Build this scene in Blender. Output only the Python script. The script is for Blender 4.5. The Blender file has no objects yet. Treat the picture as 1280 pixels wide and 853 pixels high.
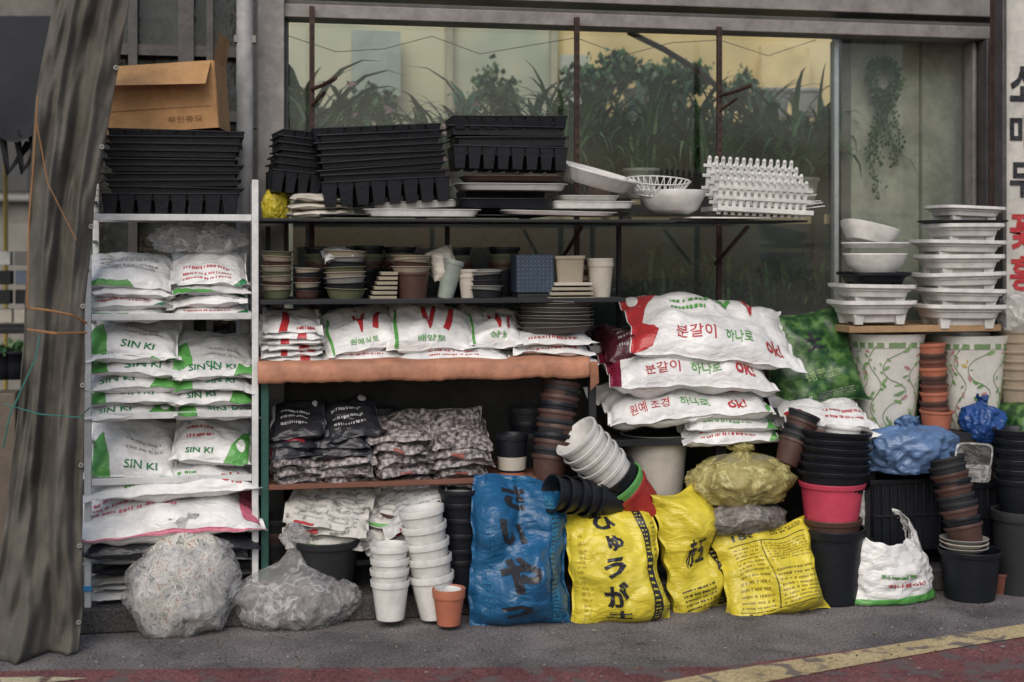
import bpy,bmesh,math,random
from mathutils import Vector,Matrix,noise
R=random.Random(11)
sc=bpy.context.scene
sc.view_settings.view_transform='Standard'
try: sc.view_settings.look='None'
except Exception: pass
sc.view_settings.exposure=0
# ------------------------------------------------------------ camera (level, eye height, facade runs along world X)
D=5.69;TH=math.atan(0.2);FP=1777.8;CH=1.5;HZ=312
Fv=Vector((math.sin(TH),math.cos(TH),0));Rv=Vector((math.cos(TH),-math.sin(TH),0));UP=Vector((0,0,1))
C=Vector((-D*math.sin(TH),-D*math.cos(TH),CH))
cd=bpy.data.cameras.new('camera');cam=bpy.data.objects.new('camera',cd);sc.collection.objects.link(cam)
cam.location=C;cam.rotation_euler=(math.pi/2,0,-TH)
cd.lens=50;cd.sensor_width=36;cd.shift_y=-(426.5-HZ)/1280;cd.clip_end=500;cd.clip_start=.1
cd.dof.use_dof=True;cd.dof.focus_distance=5.8;cd.dof.aperture_fstop=1.4
sc.camera=cam
# survey helper: bearing readings from the survey point -> position on the plane y=b
def tt(px,b): return (b-C.y)/(Fv.y+(px-640)/FP*Rv.y)
def P(px,py,b):
    t=tt(px,b);return C+t*(Fv+(px-640)/FP*Rv+(HZ-py)/FP*UP)
def mp(px,b): return tt(px,b)/FP
def G(px,py,z=0):
    t=(CH-z)*FP/(py-HZ);p=C+t*(Fv+(px-640)/FP*Rv);return Vector((p.x,p.y,z))
# ------------------------------------------------------------ materials
_mc={}
def M(col,kind='plain',rough=.5,metal=0,var=.2,bs=40,bd=.15,dust=0,spec=.4):
    key=(tuple(col),kind,rough,metal,var,bs,bd,dust,spec)
    if key in _mc:return _mc[key]
    m=bpy.data.materials.new(kind+'_mat');m.use_nodes=True;N=m.node_tree.nodes;L=m.node_tree.links
    p=N['Principled BSDF'];p.inputs['Roughness'].default_value=rough;p.inputs['Metallic'].default_value=metal
    p.inputs['Specular IOR Level'].default_value=spec
    g=N.new('ShaderNodeNewGeometry')
    n=N.new('ShaderNodeTexNoise');n.inputs['Scale'].default_value=8;n.inputs['Detail'].default_value=3;n.inputs['Roughness'].default_value=.75
    L.new(g.outputs['Position'],n.inputs['Vector'])
    r=N.new('ShaderNodeMapRange');r.inputs['From Min'].default_value=.3;r.inputs['From Max'].default_value=.7
    r.inputs['To Min'].default_value=1-var;r.inputs['To Max'].default_value=1+var*.35;L.new(n.outputs['Fac'],r.inputs['Value'])
    mx=N.new('ShaderNodeMix');mx.data_type='RGBA';mx.blend_type='MULTIPLY';mx.inputs[0].default_value=1
    mx.inputs[6].default_value=(*col,1);L.new(r.outputs['Result'],mx.inputs[7])
    out=mx.outputs[2]
    if dust>0:
        s=N.new('ShaderNodeSeparateXYZ');L.new(g.outputs['Normal'],s.inputs[0])
        r2=N.new('ShaderNodeMapRange');r2.inputs['From Min'].default_value=.1;r2.inputs['From Max'].default_value=1.
        r2.inputs['To Min'].default_value=dust*.15;r2.inputs['To Max'].default_value=dust;L.new(s.outputs[2],r2.inputs['Value'])
        mm=N.new('ShaderNodeMath');mm.operation='MULTIPLY';L.new(r2.outputs[0],mm.inputs[0]);L.new(n.outputs['Fac'],mm.inputs[1])
        m2=N.new('ShaderNodeMath');m2.operation='MULTIPLY';m2.inputs[1].default_value=1.7;L.new(mm.outputs[0],m2.inputs[0]);m2.use_clamp=True
        mx2=N.new('ShaderNodeMix');mx2.data_type='RGBA';mx2.inputs[7].default_value=(.32,.29,.25,1)
        L.new(m2.outputs[0],mx2.inputs[0]);L.new(out,mx2.inputs[6]);out=mx2.outputs[2]
    L.new(out,p.inputs['Base Color'])
    if bd>0.01:
        b=N.new('ShaderNodeBump');b.inputs['Strength'].default_value=bd;b.inputs['Distance'].default_value=.01
        n2=N.new('ShaderNodeTexNoise');n2.inputs['Scale'].default_value=bs;n2.inputs['Detail'].default_value=1
        if kind=='film':
            mpn=N.new('ShaderNodeMapping');mpn.inputs['Scale'].default_value=(.8,1,1.7);mpn.inputs['Rotation'].default_value=(0,.5,0);L.new(g.outputs['Position'],mpn.inputs[0]);L.new(mpn.outputs[0],n2.inputs['Vector'])
            n2.inputs['Scale'].default_value=11;n2.inputs['Distortion'].default_value=.3;n2.inputs['Detail'].default_value=3
            ab=N.new('ShaderNodeMath');ab.operation='SUBTRACT';ab.inputs[1].default_value=.5;L.new(n2.outputs['Fac'],ab.inputs[0])
            a2=N.new('ShaderNodeMath');a2.operation='ABSOLUTE';L.new(ab.outputs[0],a2.inputs[0])
            a3=N.new('ShaderNodeMath');a3.operation='MULTIPLY';a3.inputs[1].default_value=-1.3;L.new(a2.outputs[0],a3.inputs[0])
            L.new(a3.outputs[0],b.inputs['Height']);b.inputs['Strength'].default_value=.55;b.inputs['Distance'].default_value=.028
        else:
            L.new(g.outputs['Position'],n2.inputs['Vector']);L.new(n2.outputs['Fac'],b.inputs['Height'])
        L.new(b.outputs[0],p.inputs['Normal'])
    _mc[key]=m;return m
def film(c,rough=.37,var=.22): return M(c,'film',rough,var=var,spec=.5)
def clear(col,fac,name):
    m=bpy.data.materials.new(name);m.use_nodes=True;N=m.node_tree.nodes;L=m.node_tree.links
    p=N['Principled BSDF'];p.inputs['Base Color'].default_value=(*col,1);p.inputs['Roughness'].default_value=.24
    o=N['Material Output'];t=N.new('ShaderNodeBsdfTransparent');t.inputs[0].default_value=(.5+.5*col[0],.5+.5*col[1],.5+.5*col[2],1)
    mx=N.new('ShaderNodeMixShader');g=N.new('ShaderNodeNewGeometry')
    n=N.new('ShaderNodeTexNoise');n.inputs['Scale'].default_value=10;n.inputs['Detail'].default_value=3;n.inputs['Distortion'].default_value=.8
    L.new(g.outputs['Position'],n.inputs['Vector'])
    ab=N.new('ShaderNodeMath');ab.operation='SUBTRACT';ab.inputs[1].default_value=.5;L.new(n.outputs['Fac'],ab.inputs[0])
    a2=N.new('ShaderNodeMath');a2.operation='ABSOLUTE';L.new(ab.outputs[0],a2.inputs[0])
    r=N.new('ShaderNodeMapRange');r.inputs['From Min'].default_value=0;r.inputs['From Max'].default_value=.05
    r.inputs['To Min'].default_value=min(.9,fac*1.6);r.inputs['To Max'].default_value=fac*.7;L.new(a2.outputs[0],r.inputs['Value'])  # denser streaks along the wrinkles: highlights put into the film's opacity
    m3=N.new('ShaderNodeMath');m3.operation='MULTIPLY';m3.inputs[1].default_value=-1.3;L.new(a2.outputs[0],m3.inputs[0])
    b=N.new('ShaderNodeBump');b.inputs['Strength'].default_value=.6;b.inputs['Distance'].default_value=.03;L.new(m3.outputs[0],b.inputs['Height']);L.new(b.outputs[0],p.inputs['Normal'])
    L.new(r.outputs[0],mx.inputs[0]);L.new(t.outputs[0],mx.inputs[1]);L.new(p.outputs[0],mx.inputs[2]);L.new(mx.outputs[0],o.inputs[0]);return m
def ramp_mat(name,stops,scale=20,kind='noise',rough=.7,bump=.3,dist=0,const=False,detail=4):
    m=bpy.data.materials.new(name);m.use_nodes=True;N=m.node_tree.nodes;L=m.node_tree.links
    p=N['Principled BSDF'];p.inputs['Roughness'].default_value=rough;g=N.new('ShaderNodeNewGeometry')
    n=N.new('ShaderNodeTexNoise');n.inputs['Scale'].default_value=scale;n.inputs['Detail'].default_value=detail;n.inputs['Distortion'].default_value=dist;o=n.outputs['Fac']
    L.new(g.outputs['Position'],n.inputs['Vector'])
    c=N.new('ShaderNodeValToRGB');L.new(o,c.inputs[0]);e=c.color_ramp.elements
    if const: c.color_ramp.interpolation='CONSTANT'
    e[0].position=stops[0][0];e[0].color=(*stops[0][1],1);e[1].position=stops[-1][0];e[1].color=(*stops[-1][1],1)
    for s in stops[1:-1]:
        k=e.new(s[0]);k.color=(*s[1],1)
    L.new(c.outputs[0],p.inputs['Base Color'])
    b=N.new('ShaderNodeBump');b.inputs['Strength'].default_value=bump;b.inputs['Distance'].default_value=.008
    L.new(o,b.inputs['Height']);L.new(b.outputs[0],p.inputs['Normal']);return m
WHITE=film((.71,.715,.71));WHITE2=film((.53,.54,.54));CREAM=film((.52,.49,.43))
PWHITE=M((.67,.67,.65),rough=.4,var=.3,dust=.35);PCREAM=M((.48,.45,.39),rough=.5,dust=.3)
BLACK=M((.008,.010,.015),rough=.42,dust=.03,spec=.3);DARK=M((.016,.018,.022),rough=.6,dust=.08,spec=.3);BROWN=M((.065,.03,.024),rough=.5,dust=.12)
TERRA=M((.38,.125,.07),rough=.6,dust=.15);DTERRA=M((.14,.045,.03),rough=.6,dust=.15);PINK=M((.5,.055,.10),rough=.4);REDP=M((.34,.03,.03),rough=.4)
GREENP=M((.12,.38,.11),rough=.4);OLIVE=M((.1,.11,.06),rough=.6,dust=.3);GREY=M((.24,.24,.23),rough=.6,dust=.2)
I_GREEN=film((.09,.32,.07));I_DGREEN=film((.02,.17,.06));I_RED=film((.42,.035,.04));I_BLACK=film((.02,.02,.025));I_PINK=film((.52,.13,.2));I_GREYT=film((.33,.33,.33))
YEL=film((.62,.52,.045));BLUE=film((.013,.095,.22));DBAG=film((.022,.023,.03))
RACKW=M((.63,.65,.65),rough=.4,var=.3,dust=.1);RUST=M((.055,.03,.022),rough=.8,var=.6,bd=.5)
# ------------------------------------------------------------ mesh builder
def rz(a):return Matrix.Rotation(a,4,'Z')
def T(v):return Matrix.Translation(v)
def orient(d,base):
    q=Vector(d).normalized().to_track_quat('Z','Y');return T(base)@q.to_matrix().to_4x4()
class MB:
    def __init__(s): s.v=[];s.f=[];s.mi=[];s.sm=[];s.mats=[]
    def mid(s,m):
        if m not in s.mats:s.mats.append(m)
        return s.mats.index(m)
    def add(s,V,F,mat,smooth=False,mtx=None):
        o=len(s.v);s.v+=[(mtx@Vector(v)) if mtx else Vector(v) for v in V];k=s.mid(mat)
        for f in F: s.f.append([i+o for i in f]);s.mi.append(k);s.sm.append(smooth)
    def box(s,c,size,mat,mtx=None,taper=1,open_top=False):
        x,y,z=[q/2 for q in size];V=[(-x*taper,-y*taper,-z),(x*taper,-y*taper,-z),(x*taper,y*taper,-z),(-x*taper,y*taper,-z),(-x,-y,z),(x,-y,z),(x,y,z),(-x,y,z)]
        F=[(3,2,1,0),(0,1,5,4),(1,2,6,5),(2,3,7,6),(3,0,4,7)]
        if not open_top:F.append((4,5,6,7))
        m=T(Vector(c));m=mtx@m if mtx else m
        s.add(V,F,mat,False,m)
    def lathe(s,prof,mat,mtx=None,seg=32,sx=1,sy=1,pw=2,wob=None):
        V=[];F=[]
        for (r,z) in prof:
            for i in range(seg):
                a=2*math.pi*i/seg;ca,sa=math.cos(a),math.sin(a)
                w=1+(wob(a,z) if wob else 0)
                V.append((r*w*sx*math.copysign(abs(ca)**(2/pw),ca),r*w*sy*math.copysign(abs(sa)**(2/pw),sa),z))
        n=len(prof)
        for j in range(n-1):
            for i in range(seg):
                F.append((j*seg+i,j*seg+(i+1)%seg,(j+1)*seg+(i+1)%seg,(j+1)*seg+i))
        s.add(V,F,mat,True,mtx)
    def tube(s,pts,r,mat,seg=6):
        pts=[Vector(p) for p in pts];V=[];F=[];n=len(pts)
        for i,p in enumerate(pts):
            d=(pts[min(i+1,n-1)]-pts[max(i-1,0)]).normalized();q=d.to_track_quat('Z','Y')
            rr=r[i] if isinstance(r,list) else r
            for k in range(seg):
                a=2*math.pi*k/seg;V.append(p+q@Vector((rr*math.cos(a),rr*math.sin(a),0)))
        for i in range(n-1):
            for k in range(seg):F.append((i*seg+k,i*seg+(k+1)%seg,(i+1)*seg+(k+1)%seg,(i+1)*seg+k))
        F.append(tuple(range(seg))[::-1]);F.append(tuple((n-1)*seg+k for k in range(seg)))
        s.add(V,F,mat,True)
    def build(s,name,parent=None,bevel=0,sharp=40):
        xs=[v.x for v in s.v];ys=[v.y for v in s.v];zs=[v.z for v in s.v]
        o=Vector(((min(xs)+max(xs))/2,(min(ys)+max(ys))/2,min(zs)))
        me=bpy.data.meshes.new(name);me.from_pydata([v-o for v in s.v],[],s.f)
        for m in s.mats:me.materials.append(m)
        me.polygons.foreach_set('material_index',s.mi);me.polygons.foreach_set('use_smooth',s.sm);me.update()
        if sharp:
            try: me.set_sharp_from_angle(angle=math.radians(sharp))
            except Exception: pass
        ob=bpy.data.objects.new(name,me);sc.collection.objects.link(ob);ob.location=o
        if parent: ob.parent=parent
        if bevel:
            bv=ob.modifiers.new('bevel','BEVEL');bv.width=bevel;bv.segments=2;bv.limit_method='ANGLE'
        return ob
def empty(name):
    e=bpy.data.objects.new(name,None);sc.collection.objects.link(e);e.empty_display_size=.1;return e
# ------------------------------------------------------------ text outlines
_tc={}
def text2d(body,off=0.0):
    k=(body,off)
    if k in _tc:return _tc[k]
    cu=bpy.data.curves.new('t','FONT');cu.body=body;cu.offset=off;cu.resolution_u=2
    ob=bpy.data.objects.new('t',cu);sc.collection.objects.link(ob);dg=bpy.context.evaluated_depsgraph_get();dg.update()
    me=bpy.data.meshes.new_from_object(ob.evaluated_get(dg))
    V=[v.co.copy() for v in me.vertices];F=[tuple(p.vertices) for p in me.polygons]
    bpy.data.objects.remove(ob);bpy.data.meshes.remove(me);bpy.data.curves.remove(cu)
    if V:
        x0=min(v.x for v in V);x1=max(v.x for v in V);y0=min(v.y for v in V);y1=max(v.y for v in V)
        V=[((v.x-x0)/max(1e-4,x1-x0),(v.y-y0)/max(1e-4,y1-y0)) for v in V]
    _tc[k]=(V,F);return V,F
def shape(d):
    k=d[0]
    if k=='t':
        _,s,x0,x1,y0,y1,m=d[:7];off=d[7] if len(d)>7 else .02;V,F=text2d(s,off)
        return [([(x0+(x1-x0)*a,y0+(y1-y0)*b) for a,b in V],F,m)]
    if k=='p': return [(d[1],[tuple(range(len(d[1])))],d[2])]
    if k=='l':
        _,x0,x1,y0,y1,n,m=d;V=[];F=[];rr=random.Random(int(x0*99)+n)
        for i in range(n):
            y=y1-(i+.5)*(y1-y0)/n;h=(y1-y0)/n*.2;x=x0
            while x<x1-.02:
                w=rr.uniform(.01,.035);o=len(V);xe=min(x+w,x1);hh=h*rr.uniform(.7,1);V+=[(x,y-hh),(xe,y-hh),(xe,y+hh),(x,y+hh)];F.append((o,o+1,o+2,o+3));x=xe+rr.choice([.008,.01,.03])
        return [(V,F,m)]
    if k=='e':
        _,cx,cy,rx,ry,m=d;V=[(cx+rx*math.cos(a*math.pi/12),cy+ry*math.sin(a*math.pi/12)) for a in range(24)];return [(V,[tuple(range(24))],m)]
def apply_decals(mb,decals,grid,nu,nv,lift=.0016):
    def nrm(i,j):
        a=grid[j][min(i+1,nu)]-grid[j][max(i-1,0)];b=grid[min(j+1,nv)][i]-grid[max(j-1,0)][i];c=a.cross(b);return c.normalized() if c.length>1e-12 else Vector((0,0,1))
    for li,d in enumerate(decals):
        for V2,F2,mat in shape(d):
            if not V2:continue
            bm=bmesh.new();vs=[bm.verts.new((max(-.995,min(.995,a)),max(-.995,min(.995,b)),0)) for a,b in V2]
            for f in F2:
                try:bm.faces.new([vs[i] for i in f])
                except Exception:pass
            xs=[v.co.x for v in vs];ys=[v.co.y for v in vs]
            for i in range(1,nu):
                x=-1+2*i/nu
                if min(xs)<x<max(xs):bmesh.ops.bisect_plane(bm,geom=bm.verts[:]+bm.edges[:]+bm.faces[:],plane_co=(x,0,0),plane_no=(1,0,0),dist=1e-6)
            for j in range(1,nv):
                y=-1+2*j/nv
                if min(ys)<y<max(ys):bmesh.ops.bisect_plane(bm,geom=bm.verts[:]+bm.edges[:]+bm.faces[:],plane_co=(0,y,0),plane_no=(0,1,0),dist=1e-6)
            bm.verts.index_update();V=[]
            for v in bm.verts:
                a=(v.co.x+1)/2*nu;b=(v.co.y+1)/2*nv;i=min(int(a),nu-1);j=min(int(b),nv-1);a-=i;b-=j
                p=(grid[j][i]*(1-a)+grid[j][i+1]*a)*(1-b)+(grid[j+1][i]*(1-a)+grid[j+1][i+1]*a)*b
                n=(nrm(i,j)*(1-a)+nrm(i+1,j)*a)*(1-b)+(nrm(i,j+1)*(1-a)+nrm(i+1,j+1)*a)*b
                V.append(p+n.normalized()*(lift+.0007*li))
            F=[[v.index for v in f.verts] for f in bm.faces];bm.free();mb.add(V,F,mat,True)
# ------------------------------------------------------------ sacks
_seed=[0]
def sack(name,c,w,l,t,mat,yaw=0,pitch=0,roll=0,decals=(),sag=.0,wr=1,taper=0,belly=0,back=None,nu=40,nv=32,px_=3.0,wob=.01,flop=0):
    _seed[0]+=1;sd=_seed[0]*7.31
    mtx=T(c)@rz(yaw)@Matrix.Rotation(roll,4,'Y')@Matrix.Rotation(pitch,4,'X')
    mb=MB();grids=[]
    for side in (1,-1):
        g=[]
        for j in range(nv+1):
            sv=-1+2*j/nv;v=sv*(1.42-.42*sv*sv);row=[]
            for i in range(nu+1):
                su=-1+2*i/nu;u=su*(1.42-.42*su*su)
                fu=max(0,1-abs(u/.95)**px_);fv=max(0,1-abs(v/.97)**px_);f=(fu*fv)**.5
                x=u*w/2*(1-.07*(1-v*v)*abs(u)**2)*(1-taper*v);y=v*l/2*(1-.05*(1-u*u)*abs(v)**2)
                q=Vector((x*5.5+sd,y*5.5,side*1.7));q2=Vector((x*13,y*13+sd,side*3.1))
                z=side*t/2*f*(1-belly*v)
                n1=noise.noise(q);n2=noise.noise(q2);n3=noise.noise(q2*2.1)
                cr=math.exp(-abs(noise.noise(q*1.35+Vector((3,1,5))))*14)+.6*math.exp(-abs(n2)*10)
                ed=max(0,1-f*1.3)
                z+=side*wr*f**.6*(n1*.22*t+n2*.008+n3*.003-cr*.0065)
                z+=wr*(ed*.007*math.sin(y*60+sd+u*4)*(1 if abs(u)>.8 else 0)+ed*.008*noise.noise(Vector((x*16,y*16,sd))))
                z-=sag*(u*u*.6+v*v*.4);z-=flop*max(0,v)**3
                x+=wr*.006*noise.noise(Vector((y*9,sd,u*2)))+wob*noise.noise(Vector((y*4.5,sd+9,u*1.5)));y+=wr*.006*noise.noise(Vector((x*9,sd+5,v*2)))+wob*noise.noise(Vector((x*4.5,sd+19,v*1.5)))
                row.append(mtx@Vector((x,y,z)))
            g.append(row)
        grids.append(g)
        V=[p for r in g for p in r];W=nu+1
        F=[(j*W+i,j*W+i+1,(j+1)*W+i+1,(j+1)*W+i) for j in range(nv) for i in range(nu)]
        if side<0:F=[f[::-1] for f in F]
        mb.add(V,F,mat if side>0 or not back else back,True)
    apply_decals(mb,decals,grids[0],nu,nv)
    return mb.build(name,sharp=0)
def LS(name,x0,x1,yc,th,bm_,depth,mat,tilt=14,roll=0,yaw=0,**k):
    xc=(x0+x1)/2;s=mp(xc,bm_);return sack(name,P(xc,yc,bm_),(x1-x0)*s*1.03,depth,th*s,mat,yaw=math.radians(yaw),pitch=math.radians(tilt),roll=math.radians(roll),**k)
def US(name,x0,x1,y0,y1,b,th,mat,lean=10,roll=0,yaw=0,**k):
    xc=(x0+x1)/2;s=mp(xc,b);return sack(name,P(xc,(y0+y1)/2,b),(x1-x0)*s,(y1-y0)*s/math.cos(math.radians(lean)),th,mat,yaw=math.radians(yaw),pitch=math.radians(90-lean),roll=math.radians(roll),**k)
# ------------------------------------------------------------ pots
def potprof(rt,rb,h,rim=.12,th=.004):
    rh=h*rim
    return [(0,0),(rb*.9,0),(rb,.003),(rb+(rt-rb)*.5,h*.46),(rb+(rt-rb)*.93,h-rh),(rt*1.05,h-rh+.001),(rt*1.08,h-.002),(rt*1.07,h),(rt*1.0,h),(rt*.98,h-.002),(rb+(rt-rb)*.9-th,h-rh),(rb-th,th*2),(0,th*2)]
def stack(name,x,yb,b,wpx,hpx,step,n,mats,taper=.72,lean=(0,0),bend=0,rim=.12,jit=.02,sx=1,sy=1,pw=2,parent=None):
    s=mp(x,b);rt=wpx*s/2/1.08;h=hpx*s;mb=MB();rr=random.Random(int(x*7+yb))
    base=P(x,yb,b);d=Vector((math.sin(math.radians(lean[0])),math.sin(math.radians(lean[1])),1)).normalized();p=base.copy()
    for i in range(n):
        dd=(d+Vector((rr.uniform(-jit,jit)+bend*i,rr.uniform(-jit,jit),0))).normalized()
        mb.lathe(potprof(rt,rt*taper,h,rim),mats[i%len(mats)],orient(dd,p)@rz(rr.random()*6 if sx==sy and pw==2 else 0),sx=sx,sy=sy,pw=pw)
        p=p+dd*step*s*rr.uniform(.85,1.15)
    return mb.build(name,parent=parent,sharp=35)
def axis_stack(name,p0,p1,rt,h,n,mats,taper=.72):
    mb=MB();d=(p1-p0);L=d.length-h;d=d.normalized();rr=random.Random(n)
    for i in range(n):
        dd=(d+Vector([rr.uniform(-.03,.03) for _ in range(3)])).normalized()
        mb.lathe(potprof(rt,rt*taper,h),mats[i%len(mats)],orient(dd,p0+d*L*(i+rr.uniform(-.12,.12))/max(1,n-1)))
    return mb.build(name,sharp=35)
def traystack(name,x0,x1,yt,yb,b,W,n,mat=BLACK,roll=0,cup=26,nx=8,ny=4,yaw=0):
    xc=(x0+x1)/2;s=mp(xc,b);L=(x1-x0)*s;H=(yb-yt)*s;cup_h=cup*s;mb=MB();rr=random.Random(int(x0))
    base=T(P(xc,yb,b))@rz(math.radians(yaw))@Matrix.Rotation(math.radians(roll),4,'Y')
    st=(H-cup_h)/max(1,n-1)
    for i in range(n):
        m=base@T(Vector((rr.uniform(-.013,.013),rr.uniform(-.009,.009),cup_h+i*st+rr.uniform(-.003,.003))))@rz(rr.uniform(-.025,.025))@Matrix.Rotation(rr.uniform(-.018,.018),4,'Y')
        for sy in (-1,1): mb.box((0,sy*(W/2-.006),-.003),(L,.014,.006),mat,m)
        for sx in (-1,1): mb.box((sx*(L/2-.006),0,-.0035),(.012,W-.03,.006),mat,m)
        mb.box((0,0,-.006-st*.42),(L-.028,W-.028,st*.8),mat,m,taper=.985,open_top=True)
        if i==n-1:
            for a in range(1,nx): mb.box((-L/2+a*L/nx,0,-.004),(.006,W-.03,.005),mat,m)
            for a in range(1,ny): mb.box((0,-W/2+a*W/ny,-.0047),(L-.03,.006,.005),mat,m)
        if i==0 or i==n-1:
            ch=cup_h*.95 if i==0 else min(cup_h*.95,.05)
            for a in range(nx):
                for c in range(ny):
                    mb.box((-L/2+(a+.5)*L/nx,-W/2+(c+.5)*W/ny,-ch/2-.007),(L/nx*.93,W/ny*.93,ch),mat,m,taper=.72,open_top=True)
    return mb.build(name,bevel=.0015)
def blob(name,c,r,mat,amp=.12,seed=1,flat=-.75,neck=0,content=None,sub=5,yaw=0,parent=None,fr=1.0,lump=1.0,cdrop=0,nw=1.0):
    def mk(scale,mt,nm,par,nk,sub):
        bm=bmesh.new();bmesh.ops.create_icosphere(bm,subdivisions=sub,radius=1);V=[]
        for v in bm.verts:
            d=v.co.normalized();ph=math.atan2(d.y,d.x)
            q=Vector((d.x*1.7,d.y*1.7,d.z*1.1))*fr+Vector((seed*3.7,seed,0))
            w_=q+.35*Vector((noise.noise(q*1.7),noise.noise(q*1.7+Vector((9,0,0))),noise.noise(q*1.7+Vector((0,9,0)))))
            def rg(k,o,s=3.2): return max(0,1-abs(noise.noise(w_*k+Vector((o,o,o))))*s)**1.4
            n=lump*noise.noise(q*.9)*1.2
            ri=rg(1.3,5,2.4)*.8+rg(2.6,2,2.8)*.35+rg(5.2,7)*.14
            fold=.5*max(0,d.z)**1.5*math.sin(ph*9+4*noise.noise(q)+seed)*(1 if nk else 0)
            rad=1+amp*(n+ri-.6+fold);p=d*rad
            if nk and d.z>.70:
                k=(d.z-.70)/.30;s_=(1-.72*min(1,k/.5)**.8) if k<.55 else .28+.36*(k-.55)/.45*(1+.5*math.sin(ph*5+seed))
                h=math.hypot(d.x,d.y)+1e-6;tg=s_*.66*nw;fl=(h/.714)**.18
                if k<.2: tg=tg*(k/.2)+.714*rad*(1-k/.2)
                p.x=d.x/h*tg*fl;p.y=d.y/h*tg*fl;p.z=.70*rad+nk*k+.16*nk*math.sin(ph*2+seed)*k*k
                if k>.985: p.x*=.3;p.y*=.3;p.z-=.25*nk
            p=Vector((p.x*r[0],p.y*r[1],p.z*r[2]))*scale
            if p.z<flat*r[2]:p.z=flat*r[2]*(1-.02*(1-scale))+.04*(p.z-flat*r[2])
            if scale<1 and cdrop and p.z>r[2]*cdrop: p.z=r[2]*cdrop+.25*(p.z-r[2]*cdrop)
            V.append(p)
        F=[[v.index for v in f.verts] for f in bm.faces];bm.free();mb=MB();mb.add(V,F,mt,True,T(c)@rz(yaw));return mb.build(nm,parent=par,sharp=0)
    if content:
        e=empty(name);mk(1,mat,'film',e,neck,sub);mk(.93,content,'contents',e,0,4);return e
    return mk(1,mat,name,parent,neck,sub)
# ============================================================ GROUND
def sheet(name,pts,z,mat):
    mb=MB();mb.add([Vector((p.x,p.y,z)) for p in pts],[tuple(range(len(pts)))],mat);return mb.build(name,sharp=0)
def ground_mat(name,c1,c2,speck=.5,wear=None,wearcol=None,crack=.7):
    m=bpy.data.materials.new(name);m.use_nodes=True;N=m.node_tree.nodes;L=m.node_tree.links;p=N['Principled BSDF'];p.inputs['Roughness'].default_value=.95
    p.inputs['Specular IOR Level'].default_value=.2
    g=N.new('ShaderNodeNewGeometry')
    def nz(s,d=5,w=0,r=.5):
        n=N.new('ShaderNodeTexNoise');n.inputs['Scale'].default_value=s;n.inputs['Detail'].default_value=d;n.inputs['Distortion'].default_value=w;n.inputs['Roughness'].default_value=r;L.new(g.outputs['Position'],n.inputs['Vector']);return n
    a=nz(2.4,9,.3,.68);r=N.new('ShaderNodeValToRGB');r.color_ramp.elements[0].position=.36;r.color_ramp.elements[1].position=.64
    r.color_ramp.elements[0].color=(*c1,1);r.color_ramp.elements[1].color=(*c2,1);L.new(a.outputs['Fac'],r.inputs[0])
    b=nz(95,4,0,.7);r2=N.new('ShaderNodeMapRange');r2.inputs['From Min'].default_value=.35;r2.inputs['From Max'].default_value=.68;r2.inputs['To Min'].default_value=1-speck;r2.inputs['To Max'].default_value=1+speck*1.6;L.new(b.outputs['Fac'],r2.inputs[0])
    mx=N.new('ShaderNodeMix');mx.data_type='RGBA';mx.blend_type='MULTIPLY';mx.inputs[0].default_value=1;L.new(r.outputs[0],mx.inputs[6]);L.new(r2.outputs[0],mx.inputs[7]);out=mx.outputs[2]
    v=N.new('ShaderNodeTexVoronoi');v.feature='DISTANCE_TO_EDGE';v.inputs['Scale'].default_value=1.1;dn=nz(5,4)
    vm=N.new('ShaderNodeMix');vm.data_type='RGBA';vm.inputs[0].default_value=.22;L.new(g.outputs['Position'],vm.inputs[6]);L.new(dn.outputs['Color'],vm.inputs[7]);L.new(vm.outputs[2],v.inputs['Vector'])
    cr=N.new('ShaderNodeMapRange');cr.inputs['From Max'].default_value=.006;cr.inputs['To Min'].default_value=crack;cr.inputs['To Max'].default_value=1;L.new(v.outputs['Distance'],cr.inputs[0])
    mx3=N.new('ShaderNodeMix');mx3.data_type='RGBA';mx3.blend_type='MULTIPLY';mx3.inputs[0].default_value=1;L.new(out,mx3.inputs[6]);L.new(cr.outputs[0],mx3.inputs[7]);out=mx3.outputs[2]
    if wear:
        w=nz(9,8,.6);rw=N.new('ShaderNodeMapRange');rw.inputs['From Min'].default_value=wear;rw.inputs['From Max'].default_value=wear+.08;L.new(w.outputs['Fac'],rw.inputs[0])
        mx2=N.new('ShaderNodeMix');mx2.data_type='RGBA';L.new(rw.outputs[0],mx2.inputs[0]);L.new(out,mx2.inputs[6]);mx2.inputs[7].default_value=(*wearcol,1);out=mx2.outputs[2]
    L.new(out,p.inputs['Base Color']);bp=N.new('ShaderNodeBump');bp.inputs['Strength'].default_value=.9;bp.inputs['Distance'].default_value=.008;L.new(b.outputs['Fac'],bp.inputs['Height']);L.new(bp.outputs[0],p.inputs['Normal']);return m
ASPH=ground_mat('asphalt',(.085,.078,.08),(.19,.175,.175),.55)
sheet('ground',[Vector((-60,-60,0)),Vector((60,-60,0)),Vector((60,60,0)),Vector((-60,60,0))],0,ASPH)
sheet('red_road_surface',[G(-300,846),G(60,839),G(300,837),G(500,836),G(900,835),G(1080,812),G(1280,790),G(1600,760),Vector((12,-6,0)),Vector((0,-9,0)),Vector((-9,-8,0))],.004,ground_mat('red_asphalt',(.11,.045,.048),(.2,.085,.085),.5,.52,(.13,.105,.105)))
sheet('yellow_road_line',[G(760,868),G(900,842),G(1050,819),G(1180,798),G(1290,781),G(1600,742),G(1600,757),G(1290,797),G(1180,815),G(1050,838),G(900,866),G(820,885)],.008,ground_mat('yellow_paint',(.38,.3,.16),(.5,.41,.24),.35,.52,(.18,.15,.13)))
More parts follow.
